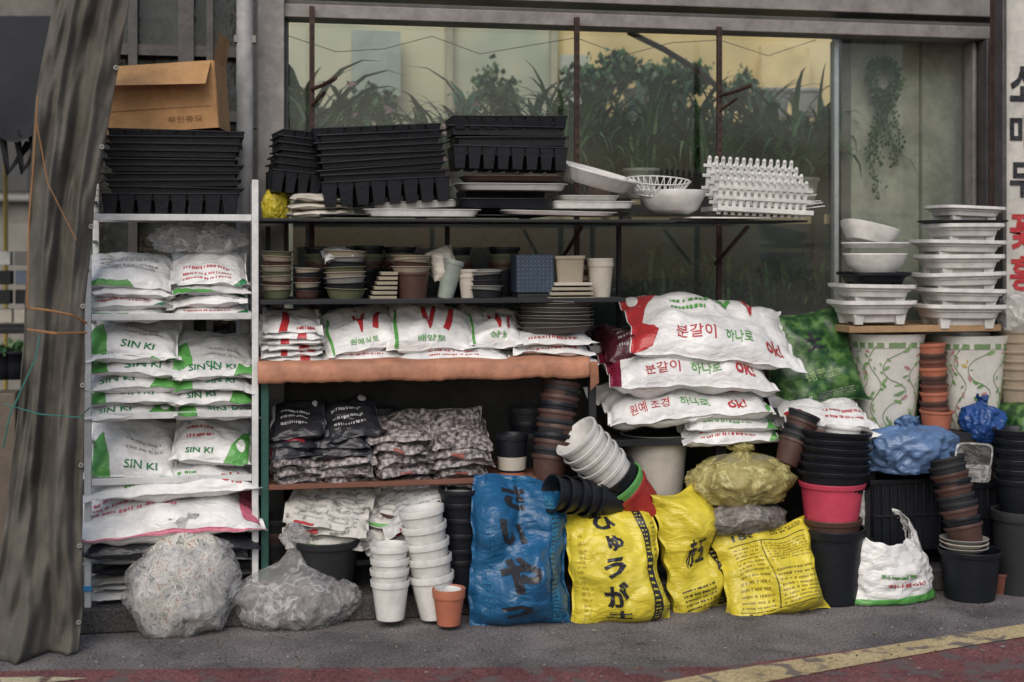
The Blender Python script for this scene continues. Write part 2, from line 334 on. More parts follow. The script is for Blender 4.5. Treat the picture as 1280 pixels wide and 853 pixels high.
sheet('road_edge_line',[G(-300,855),G(60,849),G(110,851),G(60,856),G(-300,866)],.0085,ground_mat('line_paint',(.4,.36,.25),(.5,.45,.3),.3,.52,(.12,.07,.06)))
pl=MB();pl.box((1.2,.62,.05),(6.4,.9,.1),ground_mat('plinth_c',(.045,.043,.045),(.085,.08,.08),.4));pl.build('concrete_plinth',bevel=.01)
# ============================================================ BUILDING
bld=empty('shop_building')
FRM=M((.23,.215,.205),rough=.5,metal=.1,var=.35);FRD=M((.075,.07,.068),rough=.5,var=.4);COL=M((.26,.25,.24),rough=.55,var=.4)
xl=P(322,200,.78).x;xc=P(355,200,.78).x;xr=P(1227,200,.78).x;xr2=P(1246,200,.78).x;ZT=2.52
mb=MB()
mb.box(((xl+9)/2-.0,.90,ZT+.30),(9-xl,.2,.36),FRM);mb.box(((xl+9)/2,.86,ZT+.075),(9-xl,.16,.02),FRD)
mb.box(((xl+9)/2,.84,ZT+.035),(9-xl-.01,.16,.06),FRM);mb.box(((xl+9)/2,.80,ZT+.5),(9-xl+.02,.3,.05),FRM)
mb.box(((xl+9)/2,.9,ZT+.8),(9-xl,.2,.5),M((.3,.28,.26),rough=.8))
mb.build('fascia',bld,bevel=.004)
mb=MB();mb.box(((xl+xc)/2,.84,1.65),(xc-xl,.22,3.3),COL);mb.box((xc+.012,.85,1.9),(.02,.1,1.24),FRD);mb.build('corner_column',bld,bevel=.006)
mb=MB();mb.box(((xr+xr2)/2,.84,1.3),(xr2-xr-.01,.2,2.44),FRD);mb.box((xr-.012,.88,1.6),(.02,.12,1.84),FRM);mb.build('end_column',bld,bevel=.005)
mb=MB();mb.box(((xc+xr)/2,.9,.55),(xr-xc,.12,1.1),M((.07,.07,.065),rough=.9,var=.4));mb.box(((xc+xr)/2,.86,1.12),(xr-xc-.02,.2,.04),FRD);mb.build('sill_wall',bld)
gm=bpy.data.materials.new('window_glass');gm.use_nodes=True;N=gm.node_tree.nodes;L=gm.node_tree.links
N.remove(N['Principled BSDF']);o=N['Material Output'];t=N.new('ShaderNodeBsdfTransparent');t.inputs[0].default_value=(.86,.92,.88,1);gl=N.new('ShaderNodeBsdfGlossy');gl.inputs['Roughness'].default_value=.03
df=N.new('ShaderNodeBsdfDiffuse');df.inputs[0].default_value=(.42,.42,.38,1)
fr=N.new('ShaderNodeFresnel');fr.inputs[0].default_value=1.55;a=N.new('ShaderNodeMixShader');b=N.new('ShaderNodeMixShader')
nn=N.new('ShaderNodeTexNoise');nn.inputs['Scale'].default_value=3;nn.inputs['Detail'].default_value=4;rr_=N.new('ShaderNodeMapRange');rr_.inputs['From Min'].default_value=.3;rr_.inputs['From Max'].default_value=.8;rr_.inputs['To Max'].default_value=.2;L.new(nn.outputs['Fac'],rr_.inputs[0])
L.new(fr.outputs[0],a.inputs[0]);L.new(t.outputs[0],a.inputs[1]);L.new(gl.outputs[0],a.inputs[2]);L.new(rr_.outputs[0],b.inputs[0]);L.new(a.outputs[0],b.inputs[1]);L.new(df.outputs[0],b.inputs[2]);L.new(b.outputs[0],o.inputs[0])
mb=MB();x1=P(1042,200,.9).x
for (a_,b_) in ((xc+.03,x1-.012),(x1+.012,xr-.02)): mb.add([(a_,.9,1.15),(b_,.9,1.15),(b_,.9,ZT),(a_,.9,ZT)],[(0,1,2,3)],gm)
mb.build('window_panes',bld)
mb=MB();mb.box((x1,.89,1.82),(.022,.05,1.38),M((.35,.38,.38),rough=.4,metal=.5));mb.build('aluminium_mullion',bld)
mb=MB();BW=2.9
WL=ramp_mat('interior_wall_left',[(.3,(.3,.34,.28)),(.5,(.48,.49,.38)),(.7,(.6,.56,.4))],1.6,rough=.9,bump=0,detail=2)
WY=ramp_mat('interior_wall_right',[(.3,(.5,.4,.2)),(.5,(.72,.57,.3)),(.7,(.82,.7,.45))],1.5,rough=.9,bump=0,detail=2)
WG=M((.62,.61,.54),rough=.8,var=.35)
xa=P(360,100,BW).x-1;xm=P(690,100,BW).x;xn=P(1200,100,BW).x+1.5
mb.add([(xa,BW,0),(xm,BW,0),(xm,BW,3.0),(xa,BW,3.0)],[(0,1,2,3)],WL);mb.add([(xm,BW,0),(xn,BW,0),(xn,BW,3.0),(xm,BW,3.0)],[(0,1,2,3)],WY)
for px in (560,690): mb.box((P(px,100,BW).x,BW-.04,1.5),(.04,.05,3.0),M((.42,.4,.3),rough=.6))
for (a_,b_,c_,d_,mm_) in ((950,1010,60,150,(.85,.68,.36)),(700,735,70,140,(.5,.52,.46)),(440,500,40,120,(.36,.42,.38))):
    q0=P(a_,d_,2.8);q1=P(b_,c_,2.8);mb.box(((q0.x+q1.x)/2,2.8,(q0.z+q1.z)/2),(q1.x-q0.x,.05,q1.z-q0.z),M(mm_,rough=.6))
mb.build('interior_back_wall',bld)
mb=MB();x0=P(1050,200,1.1).x;mb.box(((x0+xr+.6)/2,1.15,1.45),(xr+.6-x0,.1,2.9),WG);mb.box((x0+.02,1.085,1.45),(.05,.03,2.9),FRM)
xq=P(1150,200,1.1).x
mb.box((xq,1.095,1.45),(.012,.02,2.9),M((.35,.34,.3)));mb.build('interior_partition',bld)
# display bench with plants
BZ=1.72
mb=MB();xb0=P(365,200,1.3).x;xb1=P(1030,200,1.3).x
mb.box(((xb0+xb1)/2,1.55,BZ-.02),(xb1-xb0,.9,.04),DARK)
for k in range(6): mb.box((xb0+.1+k*(xb1-xb0-.2)/5,1.15,(BZ-.04)/2),(.05,.05,BZ-.04),DARK)
mb.box(((xb0+xb1)/2,1.2,BZ/2-.04),(xb1-xb0,.02,BZ-.1),M((.018,.05,.048),rough=.8,var=.7));mb.build('display_bench')
LEAF=[M(c,rough=.4,var=.4,bd=0) for c in ((.045,.14,.055),(.08,.19,.07),(.025,.09,.045),(.11,.23,.09),(.18,.29,.15))]
def plant(x,y,z,n,ln,w,up=.9,seed=0,pot=None,name='strap_leaf_plant',flowers=None,ymin=.93):
    rr=random.Random(seed);mb=MB()
    if pot: mb.lathe(potprof(.09,.065,.15),pot,T(Vector((x,y,z))));z+=.13
    for i in range(n):
        a=rr.random()*6.283;l=ln*rr.uniform(.45,1.15);el=rr.uniform(.5,1.45)*up;p=Vector((x+rr.uniform(-.06,.06),y+rr.uniform(-.04,.04),z));V=[];F=[];S=7;cv=rr.uniform(1.4,2.6)
        for k in range(S+1):
            tk=k/S;ww=w*(.35+1.3*tk*(1-tk)*2)*(1-tk**4);sd=Vector((-math.sin(a),math.cos(a),0))*ww
            V+= [p-sd+Vector((0,0,ww*.4)),p,p+sd+Vector((0,0,ww*.4))];e=el-cv*tk*tk
            p=p+Vector((math.cos(a)*math.cos(e),math.sin(a)*math.cos(e),math.sin(e)))*l/S
            p.y=max(p.y,ymin)
        for k in range(S):
            F+=[(3*k,3*k+1,3*k+4,3*k+3),(3*k+1,3*k+2,3*k+5,3*k+4)]
        mb.add(V,F,rr.choice(LEAF),True)
        if flowers and rr.random()<.3:
            for q in range(6): mb.add([p+Vector((0,0,.02)),p+Vector((rr.uniform(-.03,.03),-.01,rr.uniform(-.02,.04))),p+Vector((rr.uniform(-.03,.03),.01,rr.uniform(-.02,.04)))],[(0,1,2)],flowers)
    return mb.build(name,sharp=0)
FL=M((.7,.42,.5),rough=.6)
k=0
for i in range(24):
    px=374+i*28.5;k+=1;bb=1.2+.3*((i*7)%3)/2;p=P(px,200,bb)
    plant(p.x,bb,BZ+.03*R.random(),64,R.uniform(.36,.62)*(1.12 if i>10 else .9),R.uniform(.009,.019),seed=k,pot=R.choice([DTERRA,BLACK,PWHITE]),flowers=FL if i in(1,2,3,6,7) else None,up=1.08)
for i in range(14):
    px=385+i*48;p=P(px,200,1.7);plant(p.x,1.7,BZ,30,R.uniform(.48,.76),R.uniform(.022,.045),up=1.15,seed=50+i,pot=PWHITE,name='broad_leaf_plant')
for i in range(9):
    px=790+i*28;p=P(px,330,1.08);plant(p.x,1.08,1.2+.1*R.random(),22,.34,.01,up=1.1,seed=150+i,name='fern_clump')
def leafq(mb,p,s,mat,rr):
    d=Vector((rr.uniform(-1,1),rr.uniform(-1,-.1),rr.uniform(-1,.6))).normalized();q=d.to_track_quat('Z','Y').to_matrix().to_4x4()
    mb.add([(0,-s,0),(s*.8,-s*.1,s*.15),(0,s,0),(-s*.8,-s*.1,s*.15)],[(0,1,2,3)],mat,False,T(p)@q)
def bush(name,x,y,z,rx,rz_,n,seed,s=.02,mats=None):
    rr=random.Random(seed);mb=MB();cl=[Vector((x+rr.gauss(0,rx*.5),y+rr.gauss(0,.08),z+rr.gauss(0,rz_*.5))) for _ in range(9)]
    for c_ in cl: mb.tube([(x,y,z-rz_*1.5),(x*.5+c_.x*.5,y,(z+c_.z)/2),c_],.004,LEAF[2],4)
    for i in range(n):
        c_=rr.choice(cl);leafq(mb,c_+Vector((rr.gauss(0,rx*.22),rr.gauss(0,.05),rr.gauss(0,rz_*.4))),s*rr.uniform(.5,1.5),rr.choice(mats or LEAF),rr)
    return mb.build(name,sharp=0)
mb=MB();zs=P(900,158,2.4).z;mb.box((P(900,150,2.4).x,2.4,zs),(1.5,.3,.03),M((.4,.33,.2)));
for dx in (-.7,0,.7): mb.box((P(900,150,2.4).x+dx,2.4,zs/2-.01),(.04,.04,zs-.04),M((.4,.33,.2)))
mb.build('rear_shelf')
for px,w in ((745,34),(795,34),(835,44),(965,50),(1005,42)): stack('white_planter',px,148,2.3,w,36,1,1,[PWHITE])
for px,py,rx in ((740,96,.13),(775,90,.16),(820,98,.16),(860,94,.14),(925,120,.13),(630,122,.13),(455,130,.1)):
    p=P(px,py,2.2);bush('small_leaf_shrub',p.x,2.2,p.z,rx,.085,420,px,mats=LEAF[1:])
mb=MB();mb.tube([P(785,40,1.5),P(830,62,1.5),P(875,90,1.5),P(915,125,1.5),P(955,165,1.5)],.016,M((.12,.08,.05)));mb.build('bare_branch')
mb=MB();mb.tube([P(360+i*60,45+25*math.sin(i*1.1)**2,1.0) for i in range(12)],.0018,DARK);mb.build('hanging_wire')
# ivy
mb=MB();rr=random.Random(4);IV=LEAF[:3]
for i in range(420):
    a=rr.random()*6.283;leafq(mb,P(1105,98,1.02)+Vector((math.cos(a)*.07+rr.gauss(0,.016),rr.gauss(0,.015),math.sin(a)*.085+rr.gauss(0,.018))),.014,rr.choice(IV),rr)
for s_ in range(5):
    xx=1092+s_*7;pts=[]
    ln=rr.choice([60,85,125,110,70])
    for i in range(int(ln)):
        pts.append(P(xx+5*math.sin(i*.07+s_),125+i,1.02))
        if rr.random()<.85: leafq(mb,pts[-1]+Vector((rr.gauss(0,.014),rr.gauss(0,.012),0)),.012,rr.choice(LEAF[:4]),rr)
    mb.tube(pts[::6],.002,LEAF[2])
mb.tube([P(1105,68,1.02),P(1105,50,1.02)],.002,DARK);mb.build('hanging_ivy')
for px,ytop in ((390,8),(721,22),(899,34)):
    p=P(px,200,.74);zt=P(px,ytop,.74).z;zb=P(px,400,.74).z;mb=MB();mb.box((p.x,.74,(zt+zb)/2),(.022,.022,zt-zb),RUST)
    z=zb+.03
    while z<zt-.02: mb.box((p.x,.728,z),(.007,.003,.018),BLACK);z+=.045
    if px!=721:
        zz=P(px,112 if px<500 else 120,.74).z
        mb.tube([(p.x,.73,zz+.0),(p.x+.04,.66,zz+.01),(p.x+.09,.56,zz+.03)],.009,RUST);mb.tube([(p.x,.73,zz-.07),(p.x+.05,.64,zz-.02)],.007,RUST)
    mb.build('slotted_shelf_upright')
mb=MB();a=P(306,200,.62);mb.tube([(a.x,.62,.1),(a.x,.62,3.3)],.036,M((.38,.38,.38),rough=.5,var=.35),16)
for z in(1.4,2.4): mb.box((a.x,.63,z),(.09,.06,.03),GREY)
mb.build('drain_pipe')
# left wing with dark windows
mb=MB();xw0=P(95,100,1.1).x;xw1=P(318,100,1.1).x
mb.box(((xw0+xw1)/2,1.3,1.6),(xw1-xw0,.08,3.2),M((.04,.046,.046),rough=.15,var=.6))
for px,w in ((100,.08),(165,.04),(232,.07),(262,.03),(318,.05)): mb.box((P(px,100,1.1).x,1.2,1.6),(w,.1,3.2),FRD)
for z in (1.25,2.12,2.42,2.9): mb.box(((xw0+xw1)/2,1.21,z),(xw1-xw0,.075,.05),FRD)
mb.build('left_wing_windows',bld)
mb=MB();mb.box(((xw0+xl)/2,.95,.5),(xl-xw0,.1,1.0),M((.06,.06,.06),rough=.9));mb.build('left_wing_base',bld)
# ============================================================ SIGN at right
e=empty('vertical_shop_sign');xs=P(1249,200,.45).x
mb=MB();mb.box((xs+.22,.45,1.75),(.42,.05,1.9),M((.52,.51,.47),rough=.5,var=.3));mb.box((xs-.0,.44,1.75),(.02,.08,1.94),FRD);mb.build('board',e,bevel=.004)
mb=MB()
def signtext(s,px,py,w,h,m):
    V,F=text2d(s,.03);p=P(px,py,.42);w*=mp(px,.42);h*=mp(px,.42);mb.add([(p.x+(a-.5)*w,.42,p.z+(b-.5)*h) for a,b in V],F,m)
for s_,y,m in (('소',105,I_BLACK),('매',165,I_BLACK),('두',225,I_BLACK),('꽃',290,I_RED),('흥',342,I_RED)): signtext(s_,1278,y,34,44,m)
mb.build('lettering',e,sharp=0)
mb=MB();xp=P(1244,200,.5).x
mb.tube([(xp,.52,.1),(xp,.52,3.2)],.014,RUST,8)
for py in (40,135):
    z=P(1246,py,.5).z;mb.tube([(xp,.5,z),(xp+.35,.38,z+.0)],.012,BLACK,6);mb.tube([(xp,.5,z-.08),(xp+.2,.42,z)],.01,BLACK,6)
mb.build('sign_bracket_post')
# ============================================================ LEFT STREET BACKGROUND
e=empty('background_building');mb=MB()
wx=P(0,100,9).x;mb.box((wx-1,9,2.5),(9,.4,5),M((.16,.15,.135),rough=.8,var=.4));mb.build('wall',e)
mb=MB()
for k in range(6):
    x=wx-4+k*1.3;mb.box((x,8.77,2.6),(.8,.06,1.1),M((.05,.055,.06),rough=.2));mb.box((x,8.74,2.0),(.95,.1,.06),GREY);mb.box((x,8.75,.9),(1.0,.06,1.7),M((.2,.19,.17)))
mb.build('windows_and_shutters',e)
AW=M((.02,.021,.024),rough=.9);mb=MB();V=[];F=[]
for j in range(13):
    for i in range(31):
        f=i/30;g_=j/12;a=P(-260,20,3.0);b=P(130,20,3.0);c_=P(-260,150,1.6);d_=P(64,168,1.6)
        p=(a*(1-f)+b*f)*(1-g_)+(c_*(1-f)+d_*f)*g_;p.z+=.05*math.sin(f*18+g_*2)*g_-.12*math.sin(g_*math.pi);V.append(p)
F=[(j*31+i,j*31+i+1,(j+1)*31+i+1,(j+1)*31+i) for j in range(12) for i in range(30)]
mb.add(V,F,AW,True)
for q in range(3):
    a=P(2+q*18,165-q*2,1.7);mb.tube([a,a+Vector((.03,0,-.2)),a+Vector((.12,.05,-.05))],.02,AW)
mb.tube([P(50,165,1.7),G(50,520)],.02,DARK);mb.build('street_awning',sharp=0)
mb=MB();p=P(7,100,3.4);mb.tube([(p.x,3.4,0),(p.x,3.4,2.5)],.014,M((.42,.32,.08)),12);mb.box((p.x,3.4,.02),(.16,.16,.04),DARK);mb.build('yellow_pole')
mb=MB()
for i in range(3):
    for j in range(4): mb.box((P(5+i*26,300,2.6).x,2.6+R.uniform(-.05,.05),P(20,395-j*24,2.6).z),(.09,.1,.075),R.choice([PWHITE,GREY,M((.15,.2,.28)),PCREAM,DARK]))
mb.box((P(20,410,2.6).x,2.7,P(20,412,2.6).z),(.6,.5,.03),DARK)
mb.box((P(20,410,2.6).x,2.7,P(20,468,2.6).z),(.6,.5,.03),M((.35,.18,.08)))
for sx in(-.28,.28):
    for sy in(-.2,.2): mb.box((P(20,410,2.6).x+sx,2.7+sy,.6),(.03,.03,1.2),DARK)
mb.build('goods_stand',bevel=.004)
for i in range(4):
    p=P(4+i*17,440,2.3);plant(p.x,2.3,P(20,468,2.6).z,24,.15,.01,seed=200+i,pot=BLACK)
mb=MB()
for i in range(12):
    h=.22+.14*(i%5);mb.box((P(-30+i*10,600,2.0).x,2.0+(i%4)*.22,h/2),(.1,.2,h),R.choice([DARK,DARK,GREY,M((.12,.1,.08))]))
mb.build('street_crates',bevel=.006)
# ============================================================ CURTAIN
CUR=M((.098,.093,.08),rough=.75,var=.35,bs=300,bd=.2)
mb=MB();ctl=[(-60,75,168),(0,66,163),(120,45,140),(250,36,118),(385,30,106),(420,30,106),(520,22,104),(650,6,103),(760,-8,102),(826,-22,96)]
NU,NV=110,80;V=[]
for j in range(NV+1):
    y=-60+(826+60)*j/NV
    for q in range(len(ctl)-1):
        if ctl[q][0]<=y<=ctl[q+1][0]: break
    f=(y-ctl[q][0])/(ctl[q+1][0]-ctl[q][0]);a=ctl[q][1]+f*(ctl[q+1][1]-ctl[q][1]);b=ctl[q][2]+f*(ctl[q+1][2]-ctl[q][2])
    pinch=1-.6*math.exp(-((y-400)/50)**2)
    for i in range(NU+1):
        s=i/NU;wv=noise.noise(Vector((s*2.6,y*.003,1)))
        ss=s+.16*wv+.02*math.sin(y*.012)
        dep=pinch*(.024*math.sin(ss*6.283*2.1+.8)+.006*math.sin(ss*6.283*6+y*.006)+.07*noise.noise(Vector((s*2.6,y*.0042,2)))+.035*noise.noise(Vector((s*5+y*.008,y*.011,5)))+.012*noise.noise(Vector((s*12,y*.04,8))))
        p=P(a+s*(b-a),y,-.12);p.y+=dep;p.z=max(p.z,.006);V.append(p)
W=NU+1;mb.add(V,[(j*W+i,(j+1)*W+i,(j+1)*W+i+1,j*W+i+1) for j in range(NV) for i in range(NU)],CUR,True)
for j in range(4,NV,9):
    p=V[j*W+NU-3];mb.lathe([(.004,0),(.009,.002),(.010,.004),(.004,.005)],GREY,orient((.1,-1,0),p+Vector((0,-.006,0))),14)
cob=mb.build('canvas_curtain',sharp=0)
so=cob.modifiers.new('thick','SOLIDIFY');so.thickness=.003
mb=MB();RO=M((.3,.15,.06),rough=.8)
mb.tube([P(34,385,-.21),P(60,388,-.22),P(90,394,-.2),P(108,404,-.12)],.0045,RO);mb.tube([P(34,412,-.21),P(70,417,-.22),P(108,416,-.12)],.0045,RO)
mb.tube([P(47,120,-.22),P(42,200,-.22),P(36,280,-.22),P(34,385,-.22)],.003,RO);mb.tube([P(45,150,-.22),P(60,230,-.22),P(95,300,-.2),P(112,340,.1)],.0022,RO)
mb.build('curtain_rope')
mb=MB();RT=M((.03,.16,.14),rough=.7)
mb.tube([P(4,560,-.2),P(12,520,-.22),P(30,480,-.22),P(44,450,-.22),P(50,420,-.22)],.003,RT);mb.tube([P(5,505,-.2),P(50,518,-.22),P(100,522,-.2),P(112,510,.1)],.0025,RT);mb.build('teal_cord')
# ============================================================ WHITE RACK
e=empty('white_shelf_rack');s=.0033
RB0,RB1=.2,.55
xL=P(110,400,RB0).x;xR=P(319,400,RB0).x
mb=MB()
for x in (xL,xR):
    zt=P(110 if x==xL else 319,225,RB0).z
    for y in (RB0,RB1): mb.box((x,y,(zt+.1)/2),(.026,.026,zt-.1),RACKW)
    z=.25
    while z<zt-.03: mb.box((x,(RB0+RB1)/2,z),(.014,RB1-RB0-.028,.014),RACKW);z+=.16
mb.build('ladder_posts',e,bevel=.003)
mb=MB()
for py in (272,396,519,600,655):
    z=P(210,py,RB0).z;mb.box(((xL+xR)/2,RB0,z),(xR-xL-.028,.02,.026),RACKW);mb.box(((xL+xR)/2,RB1,z),(xR-xL-.028,.02,.026),RACKW)
    for k in range(7): mb.box(((xL+xR)/2,RB0+.04+k*.045,z+.004),(xR-xL-.032,.012,.008),RACKW)
mb.build('shelves',e,bevel=.002)
mb=MB();mb.box((xL,.185,P(110,735,.2).z),(.03,.01,.02),M((.05,.3,.6)));mb.build('tape_tag',e)
mb=MB()
for k in range(9): mb.tube([P(120+k*2.4,235,.5),P(120+k*2.4,268,.5)],.0012,DARK,4)
for k in range(5): mb.tube([P(118,238+k*7,.5),P(142,238+k*7,.5)],.0012,DARK,4)
mb.build('wire_mesh_basket')
# cardboard box
mb=MB();CB=M((.44,.25,.11),rough=.85,var=.3);c=P(205,150,.4)
mt=T(Vector((c.x,.42,P(207,168,.4).z)))@rz(math.radians(-9))@Matrix.Rotation(math.radians(-4),4,'Y');w=.49;dp=.3;hh=.27
for (cc,sz) in (((0,-dp/2,hh/2),(w,.006,hh)),((0,dp/2,hh/2),(w,.006,hh)),((-w/2,0,hh/2),(.006,dp-.007,hh)),((w/2,0,hh/2),(.006,dp-.007,hh)),((0,0,.004),(w-.01,dp-.01,.006))): mb.box(cc,sz,CB,mt)
mb.add([(w/2,-dp/2,hh),(w/2,dp/2,hh),(w/2+.03,dp/2,hh+.12),(w/2+.03,-dp/2,hh+.11)],[(0,1,2,3)],CB,False,mt)
mb.add([(-w/2,-dp/2,hh+.001),(w/2-.01,-dp/2,hh+.001),(w/2-.02,-dp/2-.11,hh-.105),(-w/2+.02,-dp/2-.11,hh-.085)],[(3,2,1,0)],CB,False,mt)
mb.add([(-w/2,-dp/2,hh+.001),(-w/2,dp/2,hh+.001),(-w/2-.1,dp/2,hh-.1),(-w/2-.1,-dp/2,hh-.11)],[(0,1,2,3)],CB,False,mt)
V,F=text2d('무진종묘',.0);mb.add([(w*(.1+a*.28),-dp/2-.006,.03+b_*.024) for a,b_ in V],F,M((.2,.08,.03)),False,mt)
mb.box((0,-dp/2-.0045,.09),(w*.9,.003,.004),M((.3,.15,.06)),mt)
ob=mb.build('cardboard_box',bevel=.001)
traystack('seedling_tray_stack',137,300,165,270,.38,.3,10)
blob('yellow_plastic_bag',P(345,258,.45),(.055,.06,.075),YEL,.2,9)
# ---- SIN KI sacks
def sinki(i,flip=False):
    if i%2: return [('p',[(-.75,-.95),(-.3,-.95),(-.35,-.5),(-.5,.1),(-.7,.0),(-.7,-.4)],I_GREEN),('t','SIN KI',-.12,.4,-.72,-.52,I_DGREEN,.02),('l',-.1,.5,-.35,.0,2,I_GREYT)]
    return [('p',[(.2,-.97),(.72,-.97),(.7,.2),(.5,.0),(.38,-.4)],I_GREEN),('t','SIN KI',-.5,-.0,-.72,-.52,I_DGREEN,.02),('e',.52,-.45,.09,.2,WHITE),('l',-.5,.0,-.3,.1,2,I_RED)]
for j in range(2):
    a,b=((110,214),(216,310))[j]
    for i in range(4):
        yc=385-i*16-(3 if j else 0)
        LS('soil_sack',a+R.uniform(-3,3),b+R.uniform(-4,4),yc,21,.36,.34,R.choice([WHITE,WHITE2]),tilt=9+i*3 if i<3 else 22,roll=R.uniform(-3,3),yaw=R.uniform(-6,6),
           decals=[[('p',[(-.9,-.93),(.1,-.93),(0,-.75),(-.9,-.65)],I_GREEN),('l',-.5,.5,-.4,.2,4,I_GREYT)],[('l',-.5,.4,-.8,-.3,3,I_RED),('p',[(.4,-.95),(.8,-.95),(.8,-.5)],I_DGREEN)],[('l',-.6,.6,-.7,.3,7,I_GREYT),('p',[(.35,-.5),(.75,-.5),(.7,.5),(.4,.4)],I_DGREEN)]][(i+j)%3],sag=.012,wr=1.5)
for j in range(2):
    a,b=((110,226),(216,318))[j]
    for i in range(5+(1-j)):
        yc=506-i*(17.5 if j==0 else 16.5)
        top=i==(5-j);LS('soil_sack',a+R.uniform(-4,4),b+R.uniform(-4,4),yc,24,.36,.36,R.choice([WHITE,WHITE,WHITE2]),tilt=8 if not top else 24,roll=R.uniform(-2.5,2.5)+(4 if top else 0),yaw=R.uniform(-7,7),decals=sinki(i+j,j),sag=.012,wr=1.4)
LS('soil_sack',112,222,562,46,.36,.36,WHITE,tilt=30,roll=3,decals=sinki(1),sag=.01,wr=1.4)
LS('soil_sack',218,318,548,30,.36,.36,WHITE,tilt=24,roll=5,decals=sinki(0),sag=.01,wr=1.4)
LS('soil_sack',112,322,588,38,.36,.42,WHITE,tilt=16,roll=-2,decals=[('t','ok!',.4,.62,-.75,-.42,I_RED,.02),('l',-.4,.2,-.7,-.4,2,I_GREEN)],sag=.02,wr=1.3)
LS('soil_sack',92,327,638,50,.32,.44,WHITE,tilt=15,roll=-2,decals=[('p',[(-.97,-.98),(.97,-.98),(.97,-.86),(-.97,-.88)],I_PINK),('t','OQ',.3,.48,.0,.4,I_BLACK,.03),('p',[(.6,-.6),(.85,-.6),(.85,.7),(.6,.5)],I_PINK),('l',-.6,.1,-.4,.1,3,I_PINK)],sag=.02,px_=2.5,wr=1.3)
LS('dark_sack',112,322,668,32,.33,.4,DBAG,tilt=8,roll=-1,sag=.01)
for i in range(5): LS('folded_paper_sack',118+R.uniform(-6,6),310+R.uniform(-10,6),688+i*11,12,.36,.3,R.choice([WHITE2,CREAM,DBAG,GREY]),tilt=6,roll=R.uniform(-3,3),yaw=R.uniform(-8,8),wr=.8)
CLR=clear((.78,.78,.78),.34,'clear_film')
blob('bundled_plastic_wrap',P(250,300,.45),(.18,.1,.07),CLR,.3,21)
NEWS=ramp_mat('newsprint',[(0,(.07,.07,.07)),(.36,(.36,.36,.34)),(.42,(.13,.16,.11)),(.44,(.5,.49,.46)),(.5,(.3,.17,.1)),(.515,(.52,.52,.48)),(.57,(.2,.2,.2)),(.585,(.45,.44,.41)),(.64,(.12,.17,.22)),(.66,(.55,.54,.5))],13,rough=.8,bump=.5,dist=.3,const=True,detail=3)
SOIL=ramp_mat('grey_soil',[(.3,(.05,.046,.044)),(.5,(.13,.118,.115)),(.7,(.3,.28,.27))],60,rough=.95)
CLR2=clear((.74,.74,.75),.27,'clear_film_thin')
c=G(226,802);blob('plastic_bag_of_scraps',Vector((c.x,c.y+.15,.175)),(.225,.17,.23),CLR2,.12,3,-.75,neck=.5,content=NEWS,fr=1.0,nw=.8)
c=G(372,790);blob('plastic_bag_of_gravel',Vector((c.x,c.y+.14,.09)),(.25,.17,.14),CLR2,.13,5,-.62,neck=1.4,content=SOIL,fr=1.0,cdrop=.55,nw=.75)
# ============================================================ MIDDLE SHELF UNIT
e=empty('display_shelf_unit');mb=MB();SB=.2
def board(x0,x1,py,th,b0,b1,mat,mb):
    a=P(x0,py,b0);c=P(x1,py,b0);z=(a.z+c.z)/2;mb.box(((a.x+c.x)/2,(b0+b1)/2,z-th/2),(c.x-a.x,b1-b0,th),mat);return z
board(328,845,274,.012,.16,.7,DARK,mb);board(700,1010,275,.008,.24,.68,DARK,mb);board(400,690,268,.006,.2,.6,DARK,mb)
board(325,782,374,.018,.2,.68,DARK,mb);board(336,692,601,.02,.2,.68,M((.17,.075,.05),rough=.8),mb);board(340,600,700,.02,.25,.68,DARK,mb)
for px in (331,740):
    for b in (.22,.66):
        zt=P(px,449,b).z-.06;x=P(px,400,.22).x;mb.box((x,b,(.1+zt)/2),(.03,.03,zt-.1),M((.02,.08,.065),rough=.5) if px==331 else DARK)
for px in (335,560,775):
    z0=P(px,449,.64).z;z1=P(px,276,.64).z;mb.box((P(px,400,.64).x,.66,(z0+z1)/2-.01),(.02,.02,z1-z0-.03),DARK)
for px in (700,896): mb.tube([(P(px,276,.7).x,.72,P(px,330,.7).z),(P(px,276,.7).x,.3,P(px,284,.3).z)],.01,RUST)
mb.build('frame_and_boards',e,bevel=.002)
OR=M((.43,.2,.12),rough=.55,var=.4);V=[];a=P(322,449,.17);c=P(737,449,.17);z0=(a.z+c.z)/2-.0
prof=[(.68,z0),(.4,z0),(.2,z0),(.165,z0-.006),(.15,z0-.025),(.15,z0-.07),(.155,z0-.085),(.19,z0-.088)]
NN=120
for (y,z) in prof:
    for i in range(NN+1):
        f=i/NN;n=noise.noise(Vector((f*14,y*4,z*9)));V.append((a.x+f*(c.x-a.x),y+.01*n*(1 if z<z0 else .3),z+(.009*noise.noise(Vector((f*9,3,z*2)))+(.006*noise.noise(Vector((f*40,1,1))) if z<z0-.05 else 0))))
mb=MB();W=NN+1;mb.add(V,[(j*W+i,(j+1)*W+i,(j+1)*W+i+1,j*W+i+1) for j in range(len(prof)-1) for i in range(NN)],OR,True)
p=P(738,452,.15);mb.add([p,p+Vector((.03,0,0)),p+Vector((.04,.02,-.09)),p+Vector((.0,.0,-.12))],[(0,1,2,3)],OR);ob=mb.build('vinyl_cover',e,sharp=0);so=ob.modifiers.new('t','SOLIDIFY');so.thickness=.004
